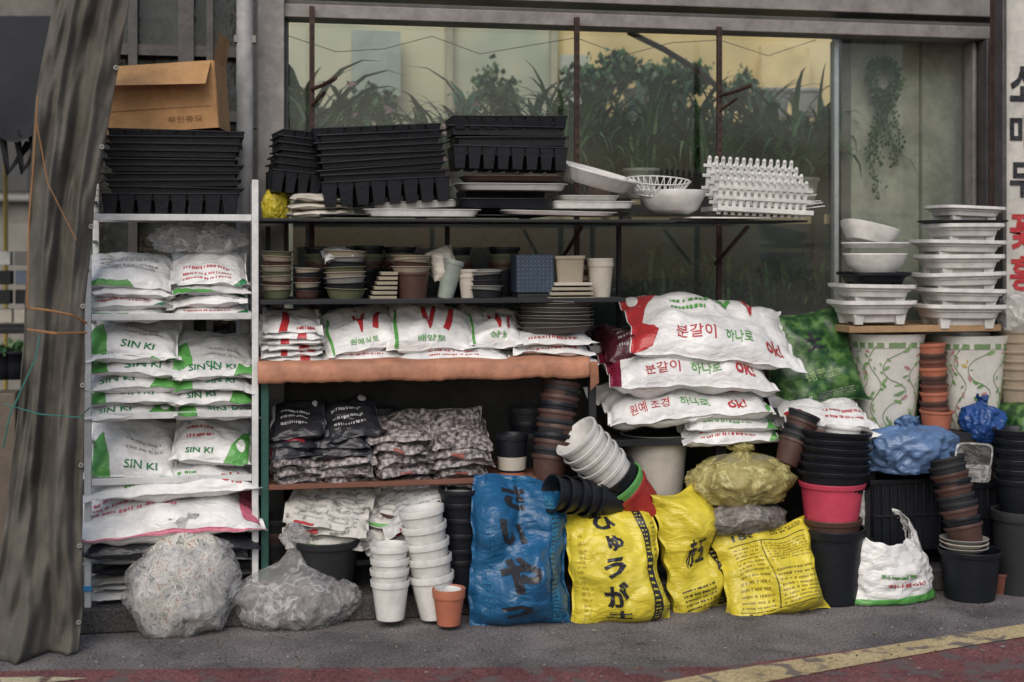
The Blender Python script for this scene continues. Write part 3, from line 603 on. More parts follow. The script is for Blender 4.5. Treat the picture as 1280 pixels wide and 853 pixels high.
# --- top shelf goods
traystack('seedling_tray_stack',337,428,168,244,.45,.3,7,roll=5,nx=6,yaw=6)
traystack('seedling_tray_stack',398,556,160,256,.36,.3,9,roll=-4,cup=30)
traystack('seedling_tray_stack',560,702,148,214,.38,.28,4,cup=28,roll=0,yaw=-2)
traystack('seedling_tray_stack',575,675,240,268,.5,.26,2,cup=20)
for i in range(3): LS('netted_tray_bundle',358+i*2,442-i*3,266-i*9,11,.35,.22,CREAM,tilt=5,roll=R.uniform(-3,3),wr=1)
def flat(name,x0,x1,py,b,dep,h,mat,roll=0,pitch=0,yaw=0,pw=6,lip=.012):
    xc_=(x0+x1)/2;s=mp(xc_,b);a=(x1-x0)*s/2;mb=MB();m=T(P(xc_,py,b))@rz(math.radians(yaw))@Matrix.Rotation(math.radians(roll),4,'Y')@Matrix.Rotation(math.radians(pitch),4,'X')
    mb.lathe([(0,0),(.86,0),(.9,.003),(.95,h*.8),(.965,h),(1,h),(.995,h+.002),(.94,h+.002),(.9,h*.75),(.86,.006),(0,.006)],mat,m,48,sx=a,sy=dep/2,pw=pw);return mb.build(name,sharp=35)
flat('white_drip_tray',452,600,272,.28,.22,.03,PWHITE);flat('white_drip_tray',462,575,262,.36,.22,.03,PWHITE,roll=-3)
flat('white_drip_tray',470,556,252,.4,.2,.02,PCREAM,roll=-5)
flat('brown_board_tray',575,700,228,.36,.3,.02,BROWN);flat('grey_tray',568,706,240,.33,.3,.028,M((.42,.42,.43),rough=.4));flat('dark_tray',562,690,262,.34,.3,.04,BLACK)
flat('white_drip_tray',622,770,270,.25,.2,.016,PWHITE,roll=1);flat('white_drip_tray',680,790,262,.33,.25,.03,PWHITE);flat('grey_tray',690,770,252,.35,.24,.02,PWHITE)
def flut(a,z): return .012*math.sin(a*22)
mb=MB();mb.lathe([(0,0),(.7,0),(.8,.012),(.93,.05),(1,.06),(.995,.066),(.9,.052),(.76,.018),(0,.01)],PWHITE,T(P(742,232,.36))@Matrix.Rotation(math.radians(14),4,'Y')@Matrix.Rotation(math.radians(10),4,'X'),88,sx=.185,sy=.16,wob=flut);mb.build('fluted_white_basin',sharp=35)
mb=MB();mb.lathe([(0,0),(.5,0),(.75,.02),(.95,.075),(1,.1),(.99,.104),(.93,.1),(.88,.075),(.68,.03),(0,.014)],PWHITE,T(P(840,268,.35)),48,sx=.15,sy=.13);mb.build('white_bowl',sharp=35)
mb=MB();m=T(P(822,236,.35))@Matrix.Rotation(math.radians(12),4,'X')
for k in range(28):
    a=k*6.283/28;mb.tube([m@Vector((.06*math.cos(a),.05*math.sin(a),-.035)),m@Vector((.105*math.cos(a+.12),.09*math.sin(a+.12),-.02)),m@Vector((.14*math.cos(a+.22),.12*math.sin(a+.22),.035))],.0022,PWHITE,5)
    mb.tube([m@Vector((.06*math.cos(a),.05*math.sin(a),-.035)),m@Vector((.105*math.cos(a-.12),.09*math.sin(a-.12),-.02)),m@Vector((.14*math.cos(a-.22),.12*math.sin(a-.22),.035))],.0022,PWHITE,5)
for rr_,zz in ((.06,-.035),(.105,-.02),(.142,.036)): mb.tube([m@Vector((rr_*math.cos(a*.262),rr_*.86*math.sin(a*.262),zz)) for a in range(25)],.0035,PWHITE,6)
mb.build('white_lattice_basket',sharp=0)
mb=MB();m=T(P(945,268,.34))@rz(-.1)@Matrix.Rotation(math.radians(3),4,'Y')
for r_ in range(4):
    y=-.13+r_*.085;tz=.02*r_
    for k in range(13):
        x=-.2+k*.031;mb.box((x,y-.01*0,.085+tz),(.017,.008,.15),PWHITE,m@Matrix.Rotation(.18,4,'X'))
        mb.lathe([(0,.014),(.006,.012),(.0095,.004),(.0085,-.002)],PWHITE,m@Matrix.Rotation(.18,4,'X')@T(Vector((x,y,.16+tz))),8)
    for zz in (.03,.085,.13): mb.box((-.012,y-.008,zz+tz),(.43,.005,.014),PWHITE,m@Matrix.Rotation(.18,4,'X'))
for k in range(9): mb.tube([m@Vector((.17+R.uniform(-.03,.03),-.1+k*.03,.03+.013*k)),m@Vector((.27,-.12+k*.03,.03+.014*k+R.uniform(-.02,.02)))],.0025,PWHITE,5)
mb.box((0,0,.012),(.42,.32,.02),PWHITE,m);mb.build('white_picket_edging',bevel=.001)
mb=MB();mb.box(Vector((P(905,275,.3).x,.36,P(904,274,.3).z+.004)),(.36,.3,.006),PWHITE,None);mb.build('white_sheet')
# --- second shelf : small pots and saucers
CR=M((.3,.265,.2),rough=.7,dust=.2);B2=.34
def sh2(*a,**k): stack(*a,**k)
sh2('saucer_stack',346,374,B2,40,12,6,9,[OLIVE,CR,BROWN,CR],taper=.8,jit=.05)
sh2('saucer_stack',384,374,B2,34,10,6,6,[BROWN,DARK,CR],taper=.8,jit=.06)
sh2('saucer_stack',432,374,B2,54,14,7,8,[OLIVE,DARK,GREY,CR],taper=.8,jit=.06)
mb=MB()
for i in range(6): mb.box(P(478+i*1.5,372-i*6,B2),(.11-.008*i,.1,.014),CR,None)
mb.build('square_coaster_stack',bevel=.002)
sh2('bark_covered_pot',516,374,B2,44,34,16,1,[BROWN],taper=.85);sh2('saucer_stack',514,342,B2,52,9,5,4,[CR,BROWN,CR],taper=.85,jit=.08)
sh2('glass_jar_pot',556,374,B2,28,50,1,1,[M((.25,.29,.26),rough=.2)],taper=.75,lean=(14,0))
sh2('saucer_stack',606,374,B2,46,11,6,5,[DARK,GREY,DARK],taper=.8,jit=.07)
sh2('small_pot',585,374,B2,26,30,8,2,[PCREAM],taper=.7)
mb=MB();c=P(665,342,B2);DOT=M((.03,.05,.08),rough=.5);mb.box((c.x,B2,c.z),(.16,.13,.16),DOT)
for i in range(9):
    for j in range(9): mb.box((c.x-.07+i*.0175,B2-.066,c.z-.07+j*.0175),(.004,.004,.004),GREY)
mb.box((c.x,B2,c.z-.1),(.15,.14,.03),DARK);mb.build('dotted_gift_box',bevel=.003)
sh2('square_pot_stack',712,356,B2,40,36,3,1,[CR],pw=8,taper=.85)
mb=MB()
for i in range(4): mb.box(P(710+i,373-i*6,B2-.03),(.2-.012*i,.12,.013),R.choice([OLIVE,CR,PCREAM]))
mb.build('stacked_flat_trays',bevel=.002)
sh2('white_pot',750,374,B2,34,46,5,2,[PCREAM],taper=.78);sh2('saucer_stack',725,374,.45,46,12,6,7,[BROWN,CR],taper=.8)
for px in (400,460,500,570,630): stack('dark_pot_stack',px,374,.55,40,38,9,4,[BLACK,BROWN,OLIVE],jit=.03)
LS('plastic_wrapped_parcel',402,440,318,14,.36,.2,WHITE2,tilt=10,roll=-8,wr=1.5);LS('plastic_wrapped_parcel',536,572,330,26,.38,.16,CREAM,tilt=55,roll=-20,wr=1.6)
# --- counter sacks
RD=lambda s:[('t','V',-.16,.14,-.4,.25,I_RED,.04),('p',[(.2,-.35),(.34,.2),(.42,.2),(.29,-.4)],I_RED),('p',[(-.7,-.9),(-.62,-.9),(-.62,.2),(-.68,.3)],I_GREEN),('t',s,-.24,.26,-.72,-.56,I_GREEN,.01)]
for i in range(6): LS('fertilizer_sack',326+R.uniform(-3,2),404+R.uniform(-4,3),443-i*8.4,11,.36,.3,WHITE,tilt=7+i*2,roll=R.uniform(-2,2),yaw=R.uniform(-5,5),decals=[('p',[(-.3,-.97),(-.1,-.97),(-.1,.3),(-.2,.3)],I_RED),('l',.1,.6,-.9,-.3,1,I_RED)] if i%2 else [('p',[(.1,-.97),(.35,-.97),(.3,.3)],I_RED)],wr=1.4)
LS('fertilizer_sack',398,500,437,22,.38,.32,WHITE,tilt=12,decals=[('l',-.4,.4,-.8,-.4,2,I_RED)]);LS('fertilizer_sack',402,497,411,32,.38,.34,WHITE,tilt=28,roll=-7,decals=RD('원예상토'),wr=1.6,wob=.025)
LS('fertilizer_sack',492,630,439,24,.36,.34,WHITE,tilt=10,decals=[('l',-.3,.3,-.8,-.5,2,I_RED)]);LS('fertilizer_sack',484,588,409,36,.37,.34,WHITE,tilt=30,roll=2,decals=RD('배양토'),wr=1.6,wob=.025)
LS('fertilizer_sack',582,652,411,32,.38,.34,WHITE,tilt=28,roll=3,decals=RD('상토'),wr=1.6,wob=.025)
LS('fertilizer_sack',420,640,438,20,.44,.34,WHITE2,tilt=6)
for i in range(3): LS('fertilizer_sack',632+R.uniform(-4,4),736+R.uniform(-3,4),441-i*11,15,.36,.3,WHITE,tilt=10,roll=R.uniform(-3,3),decals=[('l',-.5,.4,-.85,-.45,1,I_RED)],sag=.01,wr=1.4)
stack('round_saucer_stack',694,416,.36,98,9,4.6,8,[M((.07,.067,.064),rough=.7,dust=.45),M((.12,.115,.105),rough=.7,dust=.45)],taper=.88,jit=.035)
# --- lower shelf bags
PEB=ramp_mat('gravel_bag',[(.35,(.03,.027,.028)),(.5,(.15,.13,.13)),(.62,(.33,.3,.3))],60,rough=.35,bump=.5)
DRD=lambda:[('p',[(-.5,-.6),(.4,-.6),(.3,.4),(-.45,.2)],R.choice([film((.2,.02,.03)),I_BLACK,film((.12,.12,.13)),film((.3,.28,.28))])),('l',-.4,.3,-.4,.2,3,WHITE2),('e',.45,.5,.1,.12,WHITE2),('p',[(-.9,-.2),(-.6,-.1),(-.65,.5),(-.85,.5)],R.choice([WHITE2,film((.3,.05,.05))]))]
for j,(a,b) in enumerate(((337,402),(396,470))):
    for i in range(6): LS('pebble_bag',a+R.uniform(-6,6),b+R.uniform(-6,6),592-i*13.5,19,.34,.27,DBAG if i>2 else PEB,tilt=10+i*4,roll=R.uniform(-9,9),yaw=R.uniform(-14,14),decals=DRD() if i>0 else [('l',-.4,.2,-.8,-.4,1,I_GREYT)],nu=30,nv=24,wr=2.0)
for a,b,n,t0 in ((464,536,5,15),(534,608,5,13)):
    for i in range(n): LS('pebble_bag',a+R.uniform(-4,4),b+R.uniform(-4,4),594-i*t0,21,.34,.27,PEB,tilt=9+i*3,roll=R.uniform(-6,6),yaw=R.uniform(-9,9),nu=30,nv=24,wr=1.7,decals=[('p',[(-.2,-.95),(.1,-.95),(.1,-.8),(-.2,-.8)],film((.22,.06,.05)))] if i%2 else [])
US('pebble_bag',528,606,512,562,.34,.06,PEB,lean=35,nu=30,nv=24)
stack('labelled_dark_pot',640,604,.3,42,62,1,1,[BLACK],taper=.8)
mb=MB();m=T(P(640,604,.3));s=mp(640,.3);mb.lathe([(.0575,.06),(.062,.115)],PCREAM,m,24);mb.lathe([(.056,.03),(.0572,.05)],TERRA,m,24);mb.build('paper_pot_label',sharp=0)
# --- bottom: crumpled newspaper, pots
NP=ramp_mat('newspaper',[(.35,(.16,.15,.14)),(.45,(.48,.47,.44)),(.7,(.58,.57,.53))],25,rough=.85,dist=.6)
for (a,b,y,rl) in ((358,470,640,-3),(370,490,655,5),(450,560,635,8),(440,540,655,-10),(365,455,628,10),(480,560,668,-15),(470,555,622,-22)):
    LS('crumpled_newspaper',a,b,y,12,.3,.32,R.choice([NP,WHITE2]),tilt=28,roll=rl,yaw=R.uniform(-20,20),wr=1.8,wob=.03,decals=[('l',-.6,.0,-.6,.5,8,I_GREYT),('l',.1,.6,-.6,.5,8,I_GREYT),('p',[(-.5,-.9),(-.1,-.9),(-.1,-.75),(-.5,-.75)],R.choice([I_GREEN,I_RED]))])
stack('large_dark_pot',408,742,.25,92,70,1,1,[DARK],taper=.7);stack('grey_pot',395,700,.3,50,45,1,1,[GREY],taper=.8)
stack('dark_pot_stack',340,735,.4,50,60,14,3,[DARK,BROWN]);stack('dark_pot_stack',455,738,.45,50,60,14,4,[DARK,BLACK])
stack('brown_pot_stack',487,700,.28,46,32,9,4,[BROWN,REDP,BROWN],lean=(8,0))
stack('white_pot_stack',488,774,.07,50,50,15.5,4,[PWHITE],lean=(-1,0),taper=.75,rim=.16)
stack('white_pot_stack',545,772,.09,58,56,20,5,[PWHITE],lean=(-7,0),taper=.72,rim=.16,jit=.03)
stack('small_terracotta_pot',561,781,-.02,42,46,1,1,[TERRA],taper=.75,rim=.25)
stack('small_rim_insert',561,756,-.02,32,20,1,1,[PWHITE],taper=.9)
stack('black_pot_stack',577,748,.2,58,52,17,6,[BLACK],taper=.78);stack('white_pot',573,648,.2,42,32,1,1,[PWHITE],taper=.85)
axis_stack('brown_pot_stack',P(684,612,.22),P(702,476,.28),.078,.14,11,[BROWN,DARK,BROWN,BLACK])
axis_stack('black_pot_stack',P(775,628,.12),P(690,616,.02),.072,.13,5,[BLACK])
axis_stack('leaning_pot_stack',P(812,640,.16),P(720,545,.10),.098,.15,8,[REDP,GREENP,BLACK,PWHITE,PWHITE,PWHITE,PWHITE,PWHITE])
stack('large_white_planter',818,640,.42,88,98,1,1,[M((.47,.45,.4),rough=.5,var=.2)],taper=.8,rim=.08)
# ---- standing sacks
BPR=film((.02,.15,.28))
US('blue_soil_sack',588,714,600,788,.05,.24,BLUE,lean=10,roll=3,taper=.06,belly=.28,nu=56,nv=64,wr=1.9,px_=2.3,wob=.04,flop=.05,decals=[('t','さ',-.36,.14,.44,.72,I_BLACK,.05),('t','い',-.4,.06,.07,.32,I_BLACK,.05),('t','や',-.38,.16,-.34,-.04,I_BLACK,.05),('t','つ',-.34,.12,-.68,-.46,I_BLACK,.05),('p',[(.4,-.75),(.52,-.75),(.52,.65),(.4,.65)],BPR),('l',.41,.51,-.7,.6,28,I_BLACK),('t','18ℓ',-.15,.35,.8,.87,BPR,.01),('l',-.6,-.46,-.7,.3,18,BPR)])
US('yellow_soil_sack',707,834,640,784,.02,.22,YEL,lean=12,roll=-5,taper=.03,belly=.28,nu=56,nv=60,wr=1.9,px_=2.3,wob=.035,flop=.03,decals=[('t','ひ',-.3,.06,.5,.76,I_BLACK,.04),('t','ゅ',-.18,.04,.22,.42,I_BLACK,.04),('t','う',-.28,.04,-.08,.16,I_BLACK,.04),('t','が',-.32,.06,-.42,-.14,I_BLACK,.04),('t','土',-.32,.06,-.70,-.48,I_BLACK,.04),('p',[(.36,-.9),(.5,-.9),(.5,.85),(.36,.85)],I_BLACK),('l',.38,.48,-.85,.83,26,YEL),('l',.6,.72,-.6,.6,18,I_BLACK),('l',-.62,-.5,-.7,.5,16,film((.4,.32,.03)))])
US('yellow_soil_sack',816,906,606,767,.12,.22,YEL,lean=8,roll=-9,yaw=24,belly=.2,wr=2.0,px_=2.3,wob=.04,nu=48,nv=56,decals=[('p',[(.38,-.85),(.66,-.85),(.66,.2),(.38,.3)],I_BLACK),('l',.42,.62,-.8,.1,16,YEL),('t','赤玉',-.36,.05,-.15,.2,I_BLACK,.03),('l',-.5,.1,-.7,-.4,5,I_BLACK)])
US('yellow_soil_sack',896,1030,658,772,.04,.24,YEL,lean=18,roll=-8,belly=.2,nu=56,nv=48,wr=1.9,px_=2.3,wob=.04,decals=[('p',[(-.6,-.5),(.62,-.5),(.62,-.488),(-.6,-.488)],I_BLACK),('p',[(-.6,.5),(.62,.5),(.62,.512),(-.6,.512)],I_BLACK),('l',-.55,-.1,-.45,.45,13,film((.25,.2,.03))),('l',.0,.58,-.45,.0,8,film((.25,.2,.03))),('l',.0,.58,.1,.45,7,film((.3,.24,.03))),('t','18ℓ',-.5,-.15,.6,.74,I_BLACK,.02),('l',.1,.6,.6,.75,2,I_BLACK),('p',[(-.05,-.5),(-.04,-.5),(-.04,.5),(-.05,.5)],I_BLACK)])
YC=clear((.64,.58,.25),.42,'yellow_film');YCON=ramp_mat('yellowish_contents',[(.3,(.1,.09,.055)),(.5,(.28,.25,.14)),(.7,(.42,.38,.23))],10,rough=.9,dist=.5)
blob('yellow_tinted_plastic_bag',P(927,600,.16),(.22,.16,.12),YC,.14,12,-.8,content=YCON,fr=1.1,neck=.55,nw=.8)
blob('plastic_bag_of_soil',P(925,648,.14),(.21,.15,.075),clear((.5,.47,.44),.28,'brownish_film'),.14,14,-.8,content=SOIL,fr=1.1)
stack('dark_crate_pot',880,745,.3,60,100,1,1,[DARK],taper=.85);stack('dark_pot_stack',925,700,.45,70,80,14,3,[DARK])
# ============================================================ RIGHT SACK PILE
mb=MB();board(742,1100,546,.03,.25,.8,DARK,mb)
for px in (760,900,1085):
    for b in(.3,.72): x=P(px,500,.3).x;z=P(px,546,.25).z-.03;mb.box((x,b,(z+.1)/2),(.05,.05,z-.1),DARK)
mb.build('low_bench',bevel=.003)
LS('dark_red_sack',748,830,436,44,.46,.36,film((.06,.01,.018)),tilt=20,roll=6,wr=1.6,decals=[('l',-.5,.3,-.7,.2,4,I_GREYT)])
LS('potting_soil_sack',742,948,497,42,.36,.44,WHITE,tilt=16,roll=-4,decals=[('t','원예 조경',-.55,-.15,-.72,-.48,I_RED,.01),('t','하나로',-.05,.2,-.72,-.48,I_GREEN,.01),('t','ok!',.34,.52,-.74,-.46,I_RED,.02)],sag=.02,nu=48,wr=1.6,wob=.02)
LS('potting_soil_sack',748,962,456,48,.36,.44,WHITE,tilt=20,roll=2,decals=[('p',[(-.97,-.95),(-.74,-.9),(-.66,.2),(-.97,.6)],film((.15,.01,.03))),('t','분갈이',-.44,-.14,-.7,-.48,I_RED,.01),('t','하나로',-.06,.2,-.7,-.48,I_GREEN,.01),('t','ok!',.34,.54,-.72,-.44,I_RED,.02),('l',-.4,.5,-.25,.0,1,I_RED)],sag=.02,nu=48,wr=1.6,wob=.02)
LS('potting_soil_sack',778,996,412,50,.37,.46,WHITE,tilt=30,roll=6,yaw=-3,decals=[('p',[(-.95,-.95),(-.6,-.8),(-.52,-.4),(-.7,-.1),(-.45,.55),(-.95,.75)],I_RED),('t','분갈이',-.36,-.04,-.6,-.38,I_RED,.01),('t','하나로',.04,.28,-.6,-.38,I_GREEN,.01),('t','ok!',.4,.6,-.64,-.34,I_RED,.02),('e',-.72,.5,.08,.14,WHITE),('t','V',.0,.16,.1,.45,I_GREEN,.03),('t','V',.24,.38,.1,.45,I_RED,.03),('l',-.35,-.05,.0,.3,2,I_GREEN)],sag=.02,nu=48,wr=1.6,wob=.02)
for i,(a,b,y) in enumerate(((842,968,534),(846,962,517),(842,955,500))): LS('soil_sack',a,b,y,24,.33,.34,WHITE,tilt=14,roll=R.uniform(-4,4),decals=[('l',-.5,.3,-.8,-.4,2,(I_RED,I_GREEN)[i%2]),('p',[(.5,-.95),(.8,-.95),(.8,-.2)],I_GREEN)],sag=.015,wr=1.4)
GT=ramp_mat('leafy_print',[(.3,(.005,.02,.01)),(.5,(.022,.08,.018)),(.65,(.09,.19,.055))],22,rough=.4,bump=.2)
US('green_soil_sack',957,1075,392,508,.45,.18,GT,lean=25,roll=-8,wr=1.7,wob=.035,decals=[('t','土',-.2,.15,.05,.4,I_BLACK,.05),('t','培養土',-.34,.34,-.4,-.25,M((.2,.3,.13)),.01),('t','18ℓ',-.6,-.35,-.73,-.62,WHITE2,.01),('l',-.2,.5,-.75,-.6,3,I_GREYT)])
LS('potting_soil_sack',963,1082,512,30,.33,.36,WHITE,tilt=18,roll=3,decals=[('p',[(-.8,-.9),(-.3,-.9),(-.45,-.4),(-.8,-.3)],I_RED),('l',-.1,.6,-.7,-.3,2,I_RED)],wr=1.5)
LS('potting_soil_sack',968,1084,532,26,.33,.36,WHITE,tilt=12,decals=[('p',[(-.8,-.9),(-.1,-.9),(-.2,-.7),(-.8,-.6)],I_RED)],wr=1.5)
axis_stack('brown_pot_stack',P(982,582,.15),P(1006,518,.17),.066,.11,5,[BROWN,DARK,BLACK])
stack('large_black_pot',1040,750,.1,84,92,1,1,[BLACK],taper=.85);stack('brown_pot',1040,702,.1,76,55,1,1,[BROWN],taper=.85)
stack('pink_pot',1039,664,.1,84,62,1,1,[PINK],taper=.8,rim=.1);stack('black_pot_stack',1040,628,.1,92,40,10,6,[BLACK],taper=.8,jit=.03,lean=(3,0))
stack('white_small_pot_stack',1052,566,.1,46,26,7,2,[PWHITE],lean=(6,0));stack('grey_saucer_stack',1040,582,.1,66,14,8,3,[BLACK,GREY])
BP=film((.10,.18,.34),.33);BP2=film((.015,.06,.22),.33)
blob('blue_plastic_bag',P(1135,562,.22),(.21,.15,.125),BP,.18,31,-.75,fr=1.2,neck=.4,nw=.8);blob('dark_blue_plastic_bag',P(1228,530,.3),(.1,.1,.1),BP2,.18,33,-.8,neck=.6,fr=1.0,nw=.8)
# floral planters
def floral(x,yb,b,w,h):
    s=mp(x,b);rt=w*s/2/1.04;H=h*s;mb=MB();m=T(P(x,yb,b));CE=M((.56,.56,.52),rough=.25,var=.15)
    pr=lambda z:rt*(.72+.28*(z/H)**.8)
    mb.lathe([(0,0),(rt*.7,0)]+[(pr(z*H/8),z*H/8+.003) for z in range(0,8)]+[(rt*1.04,H-.012),(rt*1.05,H),(rt*.96,H),(rt*.9,H-.05),(rt*.66,.02),(0,.02)],CE,m,48,sx=1,sy=1,pw=3.2)
    def srf(a,z,off=.002):
        r=pr(z)+off;ca,sa=math.cos(a),math.sin(a);return m@Vector((r*math.copysign(abs(ca)**(2/3.2),ca),r*math.copysign(abs(sa)**(2/3.2),sa),z))
    rr=random.Random(int(x))
    for k in range(7):
        a0=-math.pi*1.0+k*.5;pts=[]
        for q in range(22):
            z=.02+(H-.05)*q/21;a=a0+.22*math.sin(q*.55+k);pts.append(srf(a,z,.0025))
            if rr.random()<.7:
                sz=rr.uniform(.006,.014);da=rr.choice((-1,1))*rr.uniform(.07,.13);rot=rr.random()*3
                c0=(a+da,z+.012);mt_=rr.choice([M((.12,.26,.08)),M((.2,.32,.13)),M((.16,.27,.13)),M((.4,.2,.2))]) if rr.random()<.9 else M((.5,.36,.1))
                def lp(t):
                    ex,ey=1.3*sz*math.cos(t*.785),.55*sz*math.sin(t*.785);return srf(c0[0]+(ex*math.cos(rot)-ey*math.sin(rot))/rt,c0[1]+ex*math.sin(rot)+ey*math.cos(rot),.003)
                mb.add([lp(t) for t in range(8)],[tuple(range(8))],mt_)
        mb.tube(pts,.0014,M((.1,.2,.07)),4)
    z1=H-.06
    for t in range(30):
        a=-math.pi+t*.11;mb.add([srf(a,z1,.003),srf(a+.11,z1,.003),srf(a+.11,z1+.032,.003),srf(a,z1+.032,.003)],[(0,1,2,3)],M((.16,.25,.12)) if (t%3) else CE)
    return mb.build('floral_ceramic_planter',sharp=40)
floral(1103,538,.5,94,122);floral(1207,540,.5,92,122)
axis_stack('terracotta_pot_stack',P(1170,545,.36),P(1165,430,.36),.06,.13,9,[DTERRA,BROWN,TERRA])
stack('terracotta_pot',1170,541,.33,42,28,1,1,[TERRA],taper=.8)
mb=MB();board(1062,1252,407,.03,.3,.72,M((.34,.22,.12),rough=.8,var=.3),mb);mb.build('wooden_plank',bevel=.003)
mb=MB();board(1078,1330,542,.04,.26,.8,DARK,mb)
for px in (1090,1200,1320): mb.box((P(px,500,.6).x,.75,.45),(.05,.05,.74),DARK)
mb.build('rear_bench')
def ped(mb,x,yb,b,w,h,m_=PWHITE,roll=0):
    s=mp(x,b);a=w*s/2;H=h*s;dp=.14;m=T(P(x,yb,b))@Matrix.Rotation(math.radians(roll),4,'Y')
    mb.lathe([(0,H*.4),(.72,H*.4),(.78,H*.45),(.84,H*.75),(.95,H*.8),(1,H*.84),(1,H),(.93,H),(.88,H*.7),(0,H*.65)],m_,m,40,sx=a,sy=dp,pw=5)
    for q in (-1,1):
        for r_ in (-1,1): mb.box((q*a*.55,r_*dp*.55,H*.22),(a*.28,.03,H*.42),m_,m,taper=.7)
    mb.lathe([(.55,H*.1),(.6,H*.4)],m_,m,24,sx=a,sy=dp,pw=5)
mb=MB();ped(mb,1089,405,.38,100,30);ped(mb,1089,383,.38,96,28,roll=1);ped(mb,1092,362,.38,78,22,BLACK);mb.build('pedestal_tray_stack',bevel=.001)
mb=MB()
s=mp(1094,.38);mb.lathe([(0,0),(.5,0),(.6,.01),(.9,.055),(1,.09),(1.04,.1),(1.02,.105),(.95,.1),(.85,.06),(0,.02)],PWHITE,T(P(1094,346,.38)),44,sx=40*s,sy=.11);mb.lathe([(.9,0),(1.05,.02),(1.0,.025),(.85,.005)],PWHITE,T(P(1094,310,.38)),44,sx=42*s,sy=.12);mb.build('white_oval_bowl',sharp=35)
mb=MB();mb.lathe([(0,0),(.7,0),(.95,.05),(1,.075),(.97,.078),(.85,.045),(0,.012)],PWHITE,T(P(1084,303,.38))@Matrix.Rotation(.22,4,'Y')@Matrix.Rotation(-.05,4,'X'),44,sx=36*s,sy=.1,pw=3);mb.build('white_oval_bowl',sharp=35)
mb=MB();y=410
for i,(x,w,h) in enumerate(((1197,108,30),(1199,104,28),(1196,110,28),(1198,100,30),(1196,108,26),(1203,88,28))):
    ped(mb,x,y,.38,w,h,PWHITE,roll=R.uniform(-1.8,1.8));y-=h*.72
ped(mb,1203,y+2,.38,98,14,BLACK);ped(mb,1205,y-7,.38,84,22,roll=2);mb.build('pedestal_tray_stack',bevel=.001)
stack('beige_ribbed_pot_stack',1276,512,.4,58,30,11,7,[M((.34,.28,.21),rough=.6)],taper=.8)
blob('white_plastic_bag',P(1272,392,.38),(.1,.1,.1),CLR,.2,41,-.8)
LS('green_soil_sack',1252,1330,532,50,.3,.3,GT,tilt=30,roll=4)
stack('black_pot_stack',1274,648,.12,62,50,13,6,[BLACK]);stack('black_bucket',1272,742,.1,70,105,1,1,[DARK],taper=.85)
def crate(name,x0,x1,y0,y1,b,dep,mat=BLACK):
    xc_=(x0+x1)/2;s=mp(xc_,b);w=(x1-x0)*s;h=(y1-y0)*s;c=P(xc_,y1,b);mb=MB()
    for q in (-1,1):
        mb.box((c.x,b+dep/2+q*dep/2,c.z+h/2),(w,.008,h*.96),mat,None,taper=.96);mb.box((c.x+q*w/2,b+dep/2,c.z+h/2),(.008,dep-.01,h*.96),mat)
        mb.box((c.x,b+dep/2+q*(dep/2+.008),c.z+h-.012),(w+.03,.02,.02),mat);mb.box((c.x,b+dep/2+q*(dep/2+.006),c.z+h*.5),(w*.98,.012,.012),mat)
        mb.box((c.x+q*(w/2+.008),b+dep/2,c.z+h-.0125),(.02,dep-.01,.02),mat)
    for k in range(9): mb.box((c.x-w/2*.94+k*w*.94/8,b-.007,c.z+h/2),(.008,.012,h*.86),mat)
    mb.box((c.x,b+dep/2,c.z+.01),(w-.01,dep-.01,.01),mat);return mb.build(name,bevel=.002)
crate('black_plastic_crate',1086,1180,598,690,.22,.3);crate('black_plastic_crate',1176,1256,604,690,.26,.3);crate('black_plastic_crate',1100,1250,686,746,.3,.35)
axis_stack('leaning_brown_pot_stack',P(1212,690,.02),P(1182,572,.1),.078,.12,10,[BROWN,BLACK,BROWN,DARK,DARK])
stack('black_bucket',1212,748,.04,80,62,1,1,[BLACK],taper=.82,rim=.1);stack('grey_saucer_stack',1205,690,.04,60,8,5,3,[GREY,PCREAM])
mb=MB();mb.lathe([(0,0),(.75,0),(.95,.15),(1.05,.155),(1.0,.15),(.95,.15)],CLR,orient((-.45,-.6,.6),P(1222,592,.18)),40,sx=.075,sy=.06,pw=5);mb.build('clear_plastic_tub',sharp=35)
# open white/green bag
c=G(1120,757);mb=MB();NU,NV=80,36;grid=[];hgt=.46
for j in range(NV+1):
    t=j/NV;row=[]
    for i in range(NU+1):
        a=-math.pi*1.5+2*math.pi*i/NU;ca,sa=math.cos(a),math.sin(a)
        top=hgt*(.55+.40*max(0,.5+.5*math.cos(a-1.85))**1.3+.015*math.sin(a*5)+.03*noise.noise(Vector((ca*3,sa*3,4))));z=t*top
        rx=.235*(1-.24*t**1.3+.03*t*math.sin(a*4))*(.95+.35*t*(1-t));ry=.16*(1-.0*t)*(.9+.4*t*(1-t))
        q=Vector((ca*2.2,sa*2.2,t*3+2));n=noise.noise(q*1.3)*.10+noise.noise(q*3)*.05-.07*math.exp(-abs(noise.noise(q*1.7))*12)
        row.append(Vector((c.x+rx*(1+n)*ca-.03*t*t,c.y+.13+ry*(1+n)*sa+.02*t,z+.004)))
    grid.append(row)
W=NU+1;V=[p for r in grid for p in r];mb.add(V,[(j*W+i,j*W+i+1,(j+1)*W+i+1,(j+1)*W+i) for j in range(NV) for i in range(NU)],WHITE,True)
apply_decals(mb,[('p',[(-.9,-.98),(.9,-.98),(.9,-.75),(.3,-.7),(-.3,-.85),(-.9,-.7)],I_GREEN),('t','하나로 ok!',-.06,.2,-.42,-.28,I_RED,.01),('t','원예상토',-.1,.14,-.12,.0,I_GREEN,.01)],grid,NU,NV,lift=.003)
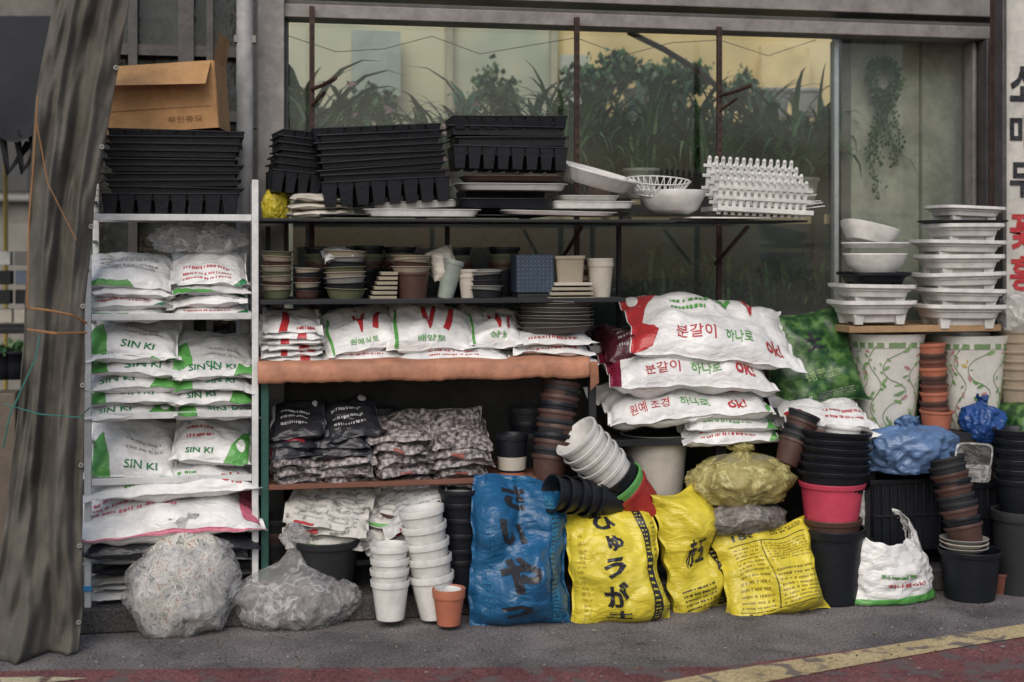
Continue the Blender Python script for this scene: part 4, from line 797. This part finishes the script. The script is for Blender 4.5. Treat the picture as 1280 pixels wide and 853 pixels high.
ob=mb.build('open_soil_sack',sharp=0);so=ob.modifiers.new('t','SOLIDIFY');so.thickness=.0015
blob('soil_heap',Vector((c.x-.02,c.y+.15,.11)),(.13,.09,.08),SOIL,.1,7)
stack('small_terracotta_saucer',1250,745,.1,30,30,1,1,[DTERRA])
for px,yb,w in ((470,598,50),(660,600,50),(640,770,60),(860,740,60),(760,640,60),(1090,745,50)): stack('dark_pot_stack',px,yb if yb<700 else 742,.5,w,60,14,3,[DARK,BLACK])
mb=MB();rr=random.Random(8);LT=[M((.22,.18,.12)),M((.3,.29,.27)),M((.05,.045,.04))]
for i in range(420):
    p=G(rr.uniform(100,1270),758+92*rr.random()**1.6);s_=rr.uniform(.0015,.005)
    mb.box((0,0,0),(s_*2*rr.uniform(.6,1.8),s_*1.4,s_*.6),rr.choice(LT),T(Vector((p.x,p.y,s_*.4+.009)))@rz(rr.random()*6))
mb.build('ground_litter')
# ============================================================ LIGHT
w=bpy.data.worlds.new('World');sc.world=w;w.use_nodes=True;N=w.node_tree.nodes;L=w.node_tree.links;bg=N['Background']
sk=N.new('ShaderNodeTexSky');sk.sky_type='NISHITA';sk.sun_disc=False;sk.dust_density=2.0
EL,AZ=math.radians(42),math.radians(-158)
wm=N.new('ShaderNodeMix');wm.data_type='RGBA';wm.blend_type='MULTIPLY';wm.inputs[0].default_value=1;wm.inputs[7].default_value=(1.0,.95,.89,1)
sk.sun_elevation=EL;sk.sun_rotation=AZ;L.new(sk.outputs[0],wm.inputs[6]);L.new(wm.outputs[2],bg.inputs[0]);bg.inputs[1].default_value=.145
sl=bpy.data.lights.new('sun','SUN');sl.energy=1.9;sl.angle=math.radians(50);sl.color=(1,.94,.87);so=bpy.data.objects.new('sun',sl);sc.collection.objects.link(so)
d=Vector((math.sin(AZ)*math.cos(EL),math.cos(AZ)*math.cos(EL),math.sin(EL)));so.rotation_euler=d.to_track_quat('Z','Y').to_euler();so.location=d*10
print('polys',sum(len(m.polygons) for m in bpy.data.meshes))
